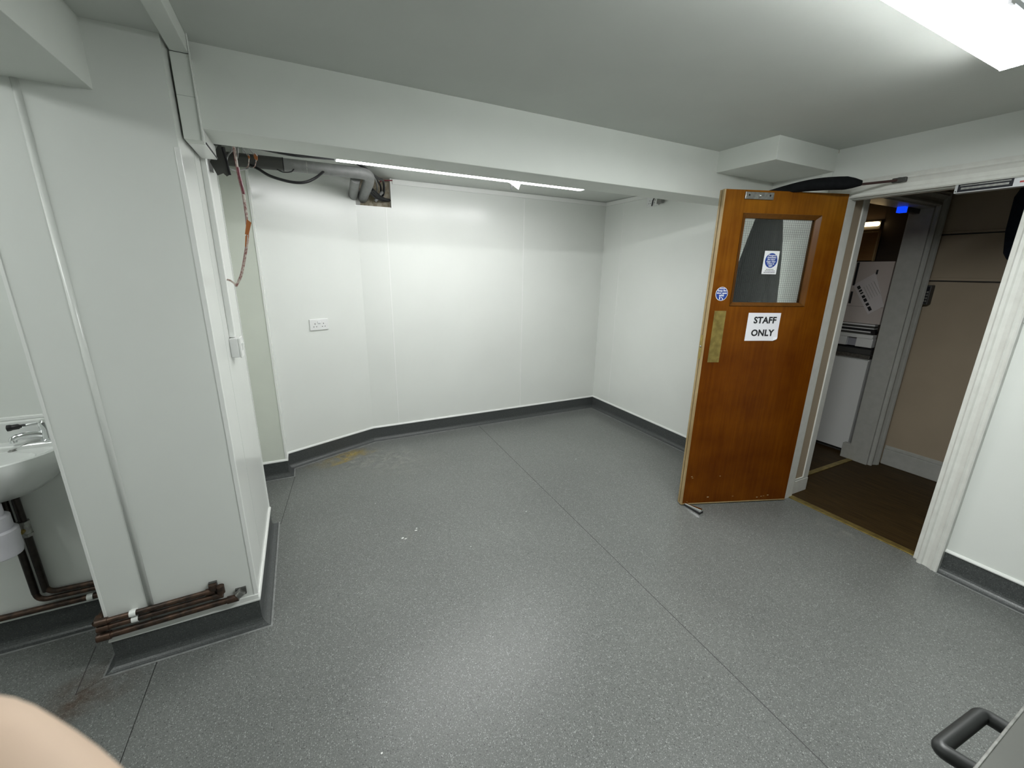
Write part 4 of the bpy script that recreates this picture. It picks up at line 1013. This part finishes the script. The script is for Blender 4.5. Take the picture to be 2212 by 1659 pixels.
MB().tube(bez([(TX-0.045, TY-0.009, TZ+0.069), (TX-0.065, TY-0.012, TZ+0.068), (TX-0.085, TY-0.015, TZ+0.067), (TX-0.094, TY-0.017, TZ+0.067)], 4), [0.006]*4+[0.010]*4+[0.012]*4+[0.006], 12).build('lever_grip', M_BLACK, lv, smooth=True, label='black lever grip')
# plug on chain
pl = thing('basin_plug', (-1.01, YW-0.12, RIMZ), 'small dark plug on a fine chain in the basin', 'plug')
MB().tube(bez([(TX-0.01, TY-0.012, TZ+0.004), (-0.955, YW-0.080, RIMZ+0.016), (-0.998, YW-0.085, RIMZ-0.002)], 6), 0.0014, 6).build('chain', M_STEEL, pl, smooth=True)
MB().lathe([(0.013, -0.02), (0.015, -0.012), (0.007, -0.006)], (-1.000, YW-0.085, RIMZ+0.005), 14).build('stopper', M_STEEL, pl, smooth=True)
# waste trap
tr = thing('bottle_trap', (-1.165, YW-0.15, 0.40), 'white plastic bottle trap below the basin', 'trap')
TXC, TYC = -1.088, YW-0.13
ZT = 0.085
MB().lathe([(0.019, 0.60), (0.019, 0.612)], (TXC, TYC, ZT), 18).build('inlet_pipe', M_STEEL, tr, smooth=True)
MB().lathe([(0.034, 0.555), (0.036, 0.558), (0.036, 0.598), (0.031, 0.604)], (TXC, TYC, ZT), 20).build('top_nut', M_TRAP, tr, smooth=True)
MB().lathe([(0.044, 0.505), (0.048, 0.510), (0.048, 0.556), (0.040, 0.562)], (TXC, TYC, ZT), 24).build('collar', M_TRAP, tr, smooth=True)
MB().lathe([(0.040, 0.395), (0.052, 0.402), (0.056, 0.420), (0.056, 0.470), (0.058, 0.474), (0.058, 0.500), (0.050, 0.506)], (TXC, TYC, ZT), 24).build('bottle', M_TRAP, tr, smooth=True)
MB().tube([(TXC-0.03, TYC, 0.535+ZT), (TXC-0.12, TYC+0.05, 0.535+ZT), (TXC-0.12, YW-0.005, 0.535+ZT)], 0.019, 14).build('outlet_pipe', M_TRAP, tr, smooth=True)

# ================================================================== CORRIDOR THINGS
kp = thing('entry_keypad', (4.235, 1.45, 1.33), 'dark keypad box on the corridor wall beside the inner door frame', 'keypad')
MB().box(4.235, 1.437, 1.335, XF, 1.490, 1.480).build('case', M_DARKG, kp, bevel=0.006)
kf = MB().box(4.232, 1.442, 1.345, 4.236, 1.486, 1.47).build('front', mat('keypad_face', (0.012, 0.012, 0.016), 0.3), kp, bevel=0.002)
for r_ in range(4):
    for c_ in range(3):
        MB().box(4.230, 1.446+c_*0.0135, 1.355+r_*0.022, 4.2325, 1.456+c_*0.0135, 1.369+r_*0.022).build('button', M_STEEL, kf, bevel=0.001)
dl = thing('door_lock_bar', (4.0, 1.59, 1.98), 'dark lock bar with glowing blue light at the inner door head', 'lock')
MB().box(3.915, 1.575, 1.985, 4.114, 1.615, 2.017).build('lock_body', M_DARKG, dl, bevel=0.002)
MB().box(3.868, 1.572, 1.978, 3.914, 1.617, 2.0178).build('indicator', M_BLUELED, dl, bevel=0.002, label='glowing blue indicator')
nc = thing('navy_coat', (4.2, 1.02, 1.55), 'dark navy coat hanging on the corridor wall', 'coat')
m = MB(); ringsn = []
for zz, y0, y1, x0, x1 in ((2.16, 0.98, 1.12, 4.235, 4.28), (2.05, 0.86, 1.150, 4.19, 4.285), (1.84, 0.80, 1.140, 4.17, 4.285), (1.70, 0.79, 1.118, 4.165, 4.285), (1.665, 0.80, 1.098, 4.17, 4.285), (1.615, 0.82, 1.055, 4.18, 4.285), (1.60, 0.84, 1.02, 4.20, 4.28)):
    rg = []
    for k in range(24):
        a = 2*math.pi*k/24; rg.append(((x0+x1)/2+(x1-x0)/2*math.copysign(abs(math.cos(a))**0.6, math.cos(a)), (y0+y1)/2+(y1-y0)/2*math.copysign(abs(math.sin(a))**0.5, math.sin(a))+0.006*math.sin(5*a), zz))
    ringsn.append(rg)
m.sweep(ringsn, None); m.build('cloth', M_NAVY, nc, smooth=True)
MB().tube([(4.26, 1.05, 2.15), (4.26, 1.05, 2.20), (XF, 1.05, 2.21)], 0.006, 8).build('hook', M_STEEL, nc)
# store room: cabinet, printer, board, notice, lamp
cab = thing('white_cabinet', (4.40, 2.2, 0), 'plain white cabinet standing in the room past the corridor', 'cabinet')
CX0 = 4.225
MB().box(CX0+0.018, 1.706, 0.03, 4.59, 2.60, 0.885).build('carcass', M_PLAST, cab)
MB().box(CX0, 1.706, 0.035, CX0+0.018, 2.14, 0.845).build('cabinet_door', M_PLAST, cab, bevel=0.002)
MB().box(CX0, 2.145, 0.035, CX0+0.018, 2.60, 0.845).build('cabinet_door', M_PLAST, cab, bevel=0.002)
MB().box(CX0+0.03, 1.72, 0, 4.58, 2.58, 0.03).build('plinth', M_DARKG, cab)
MB().box(CX0-0.012, 1.700, 0.862, 4.61, 2.61, 0.892).build('cabinet_top', M_STEEL, cab, bevel=0.002)
pn = thing('desktop_printer', (4.38, 1.9, 0.892), 'white desktop printer with dark paper slot on the cabinet', 'printer')
MB().box(CX0+0.02, 1.712, 0.893, 4.58, 2.12, 0.935).build('base_tray', M_DARKG, pn, bevel=0.003)
MB().box(CX0+0.005, 1.712, 0.955, 4.58, 1.83, 1.03).build('body', M_PLAST, pn, bevel=0.004)
MB().box(CX0+0.005, 1.90, 0.955, 4.58, 2.12, 1.03).build('body', M_PLAST, pn, bevel=0.004)
MB().box(CX0+0.03, 1.83, 0.945, 4.58, 1.90, 1.025).build('paper_recess', mat('grey_lilac_plastic', (0.34, 0.34, 0.38), 0.5), pn)
MB().box(CX0+0.03, 1.712, 0.935, 4.58, 2.12, 0.957).build('paper_slot', M_INK, pn)
MB().box(CX0, 1.714, 1.03, 4.58, 2.12, 1.062).build('lid', M_PLAST, pn, bevel=0.003)
for k, (z0, z1, mm_) in enumerate(((1.064, 1.078, M_DARKG), (1.080, 1.090, M_PLAST), (1.092, 1.108, M_INK), (1.110, 1.118, M_PLAST), (1.120, 1.134, M_DARKG), (1.136, 1.148, M_PLAST))):
    MB().box(CX0+0.004+0.003*(k % 2), 1.722, z0, 4.56, 2.12, z1).build('paper_stack', mm_, pn)
MB().tube([(CX0-0.002, 1.722, 1.085), (CX0+0.05, 1.722, 1.085)], 0.016, 12).build('roller_end', M_BLACK, pn, smooth=True)
nb = thing('notice_board', (4.25, 2.0, 1.15), 'pale board with pinned papers above the printer', 'board')
MB().box(4.245, 1.70, 1.152, 4.275, 2.50, 1.655).build('panel', mat('pale_board', (0.56, 0.50, 0.47), 0.7), nb)
for z0, z1 in ((1.46, 1.65), (1.31, 1.41)): MB().box(4.240, 1.938, z0, 4.246, 1.954, z1).build('dark_edge', M_INK, nb)
MB().box(4.2445, 1.70, 1.288, 4.2455, 2.5, 1.290).build('joint_line', M_DARKG, nb)
MB().box(4.238, 1.796, 1.555, 4.246, 1.806, 1.590).build('bulldog_clip', M_INK, nb)
pa = thing('pinned_notice', (4.24, 1.84, 1.25), 'tilted white notice with black lettering pinned to the pale board', 'notice')
def NP(y, z, x=4.243): return (x, y, z)
q = [NP(1.948, 1.462), NP(1.795, 1.228), NP(1.700, 1.305), NP(1.809, 1.567)]
m = MB(); m.poly3(q, (-0.0015, 0, 0)); m.build('sheet', mat('dim_paper', (0.66, 0.62, 0.62), 0.8), pa)
ea = (Vector(q[1])-Vector(q[0])); eb = (Vector(q[3])-Vector(q[0]))
for t0, t1 in ((0.10, 0.20), (0.23, 0.29), (0.32, 0.36), (0.42, 0.50), (0.53, 0.63), (0.68, 0.76), (0.80, 0.93)):
    b_ = Vector(q[0]) + eb*0.10
    m = MB(); m.poly3([b_+ea*t0+Vector((-0.0016, 0, 0)), b_+ea*t1+Vector((-0.0016, 0, 0)), b_+ea*t1+eb*0.13+Vector((-0.0016, 0, 0)), b_+ea*t0+eb*0.13+Vector((-0.0016, 0, 0))], (-0.0006, 0, 0)); m.build('letter_block', M_INK, pa)
for k in range(5):
    b_ = Vector(q[0]) + eb*(0.34+0.11*k)+Vector((-0.0016, 0, 0))
    m = MB(); m.poly3([b_+ea*0.2, b_+ea*0.62, b_+ea*0.62+eb*0.012, b_+ea*0.2+eb*0.012], (-0.0004, 0, 0)); m.build('print_line', M_STEEL, pa)
bd = thing('wooden_board', (4.26, 2.0, 1.66), 'varnished brown board on the wall under the warm lamp', 'board')
MB().box(4.245, 1.854, 1.664, 4.265, 2.50, 1.885).build('panel', M_BOARD, bd, bevel=0.003)
MB().box(4.240, 1.848, 1.660, 4.268, 1.856, 1.890).box(4.240, 1.848, 1.884, 4.268, 2.5, 1.895).build('frame', M_EDGEW, bd)
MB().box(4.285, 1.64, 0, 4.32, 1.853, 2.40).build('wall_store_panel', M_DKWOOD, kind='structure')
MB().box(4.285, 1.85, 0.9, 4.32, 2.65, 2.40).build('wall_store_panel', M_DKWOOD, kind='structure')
sl = thing('wall_lamp', (4.25, 2.1, 1.92), 'glowing warm strip lamp in the room past the corridor', 'lamp')
MB().box(4.235, 1.868, 1.935, 4.275, 2.40, 1.968).build('tube_cover', M_DIFFS, sl, bevel=0.014, seg=4)
MB().box(4.262, 1.862, 1.910, 4.285, 2.42, 1.975).build('lamp_base', M_DARKG, sl, bevel=0.003)

# ================================================================== NEAR CASE WITH HANDLE
gc = thing('grey_case', (0.95, -0.2, 0), 'grey metal case with a charcoal pull handle at the picture corner', 'case')
CZ = 0.80; CY = 0.086
MB().box(0.66, -0.42, 0.02, 1.30, CY, CZ).build('case_body', M_GREYB, gc, bevel=0.004)
MB().box(0.66, CY-0.003, CZ-0.004, 1.30, CY+0.0015, CZ+0.0008).build('edge_trim', M_STEEL, gc, bevel=0.001)
hz = CZ-0.014
hp = elbow([(0.868, CY-0.002, hz), (0.858, CY+0.040, hz), (1.004, CY+0.030, hz), (1.006, CY-0.002, hz)], 0.012, 5)
m = MB(); rr_ = []
for i, p in enumerate(hp):
    t = (hp[min(i+1, len(hp)-1)]-hp[max(i-1, 0)]).normalized(); s = Vector((t.y, -t.x, 0)); u = Vector((0, 0, 1))
    rr_.append([tuple(p+s*a+u*b) for a, b in [(0.0118*math.cos(math.pi*k/8), 0.0125*math.sin(math.pi*k/8)) for k in range(16)]])
m.sweep(rr_, None); m.build('handle', M_HANDLE, gc, smooth=True)
for fx in (0.70, 1.26):
    for fy in (-0.38, 0.04):
        MB().lathe([(0.02, 0.0), (0.022, 0.004), (0.018, 0.022)], (fx, fy, 0), 14).build('foot', M_BLACK, gc, smooth=True)

# ================================================================== HAND BY THE LENS
joints = {
 'wrist': (Vector((-0.00153, -0.11110, 1.33524)), 0.026), 'fore1': (Vector((-0.01183, -0.19029, 1.26818)), 0.033), 'fore2': (Vector((-0.04082, -0.31898, 1.17930)), 0.040),
 'palm': (Vector((0.00455, -0.06383, 1.37452)), 0.027), 'palm2': (Vector((0.01846, -0.08085, 1.37213)), 0.024),
 'k1': (Vector((-0.00300, -0.02328, 1.42628)), 0.0115), 'k2': (Vector((0.01648, -0.03357, 1.42471)), 0.0115), 'k3': (Vector((0.03202, -0.04740, 1.42031)), 0.011), 'k4': (Vector((0.04438, -0.06327, 1.41158)), 0.010),
 'i1': (Vector((-0.01324, 0.01576, 1.46109)), 0.0095), 'i2': (Vector((-0.02585, 0.03925, 1.47726)), 0.0088), 'i3': (Vector((-0.04197, 0.05422, 1.48331)), 0.0080),
 'm1': (Vector((0.03066, 0.00375, 1.42208)), 0.0094), 'm2': (Vector((0.03600, 0.01822, 1.40230)), 0.0088), 'm3': (Vector((0.03207, 0.00978, 1.38723)), 0.0075),
 'r1': (Vector((0.04842, -0.01010, 1.41744)), 0.009), 'r2': (Vector((0.05289, 0.00265, 1.39820)), 0.0085), 'r3': (Vector((0.04817, -0.00510, 1.38407)), 0.0072),
 'p1': (Vector((0.05900, -0.03400, 1.40989)), 0.008), 'p2': (Vector((0.06204, -0.02397, 1.39459)), 0.0075), 'p3': (Vector((0.05817, -0.02988, 1.38405)), 0.0064),
 't0': (Vector((-0.01914, -0.05801, 1.36212)), 0.015), 't1': (Vector((-0.02536, -0.02961, 1.37636)), 0.0115), 't2': (Vector((-0.02371, -0.00789, 1.38937)), 0.0098), 't3': (Vector((-0.01771, 0.00462, 1.40217)), 0.008)}
names = list(joints); idx = {n: i for i, n in enumerate(names)}
edges = [('fore2', 'fore1'), ('fore1', 'wrist'), ('wrist', 'palm'), ('wrist', 'palm2'), ('palm', 'k1'), ('palm', 'k2'), ('palm2', 'k3'), ('palm2', 'k4'), ('k1', 'i1'), ('i1', 'i2'), ('i2', 'i3'),
         ('k2', 'm1'), ('m1', 'm2'), ('m2', 'm3'), ('k3', 'r1'), ('r1', 'r2'), ('r2', 'r3'), ('k4', 'p1'), ('p1', 'p2'), ('p2', 'p3'), ('wrist', 't0'), ('t0', 't1'), ('t1', 't2'), ('t2', 't3')]
org = joints['wrist'][0]
me = bpy.data.meshes.new('hand')
me.from_pydata([tuple(joints[n][0]-org) for n in names], [(idx[a], idx[b]) for a, b in edges], [])
ho = bpy.data.objects.new('hand', me); COL.objects.link(ho); ho.location = org
sk = ho.modifiers.new('skin', 'SKIN')
for i, n in enumerate(names):
    r_ = joints[n][1]; me.skin_vertices[0].data[i].radius = (r_, r_)
me.skin_vertices[0].data[idx['wrist']].use_root = True
sk.use_smooth_shade = True
sd = ho.modifiers.new('sub', 'SUBSURF'); sd.levels = 2; sd.render_levels = 2
me.materials.append(M_SKIN)
tag(ho, 'blurred pale fingertip poking into the lower corner of the picture', 'hand')

# tidy helper properties
for o in bpy.data.objects:
    if '_org' in o: del o['_org']
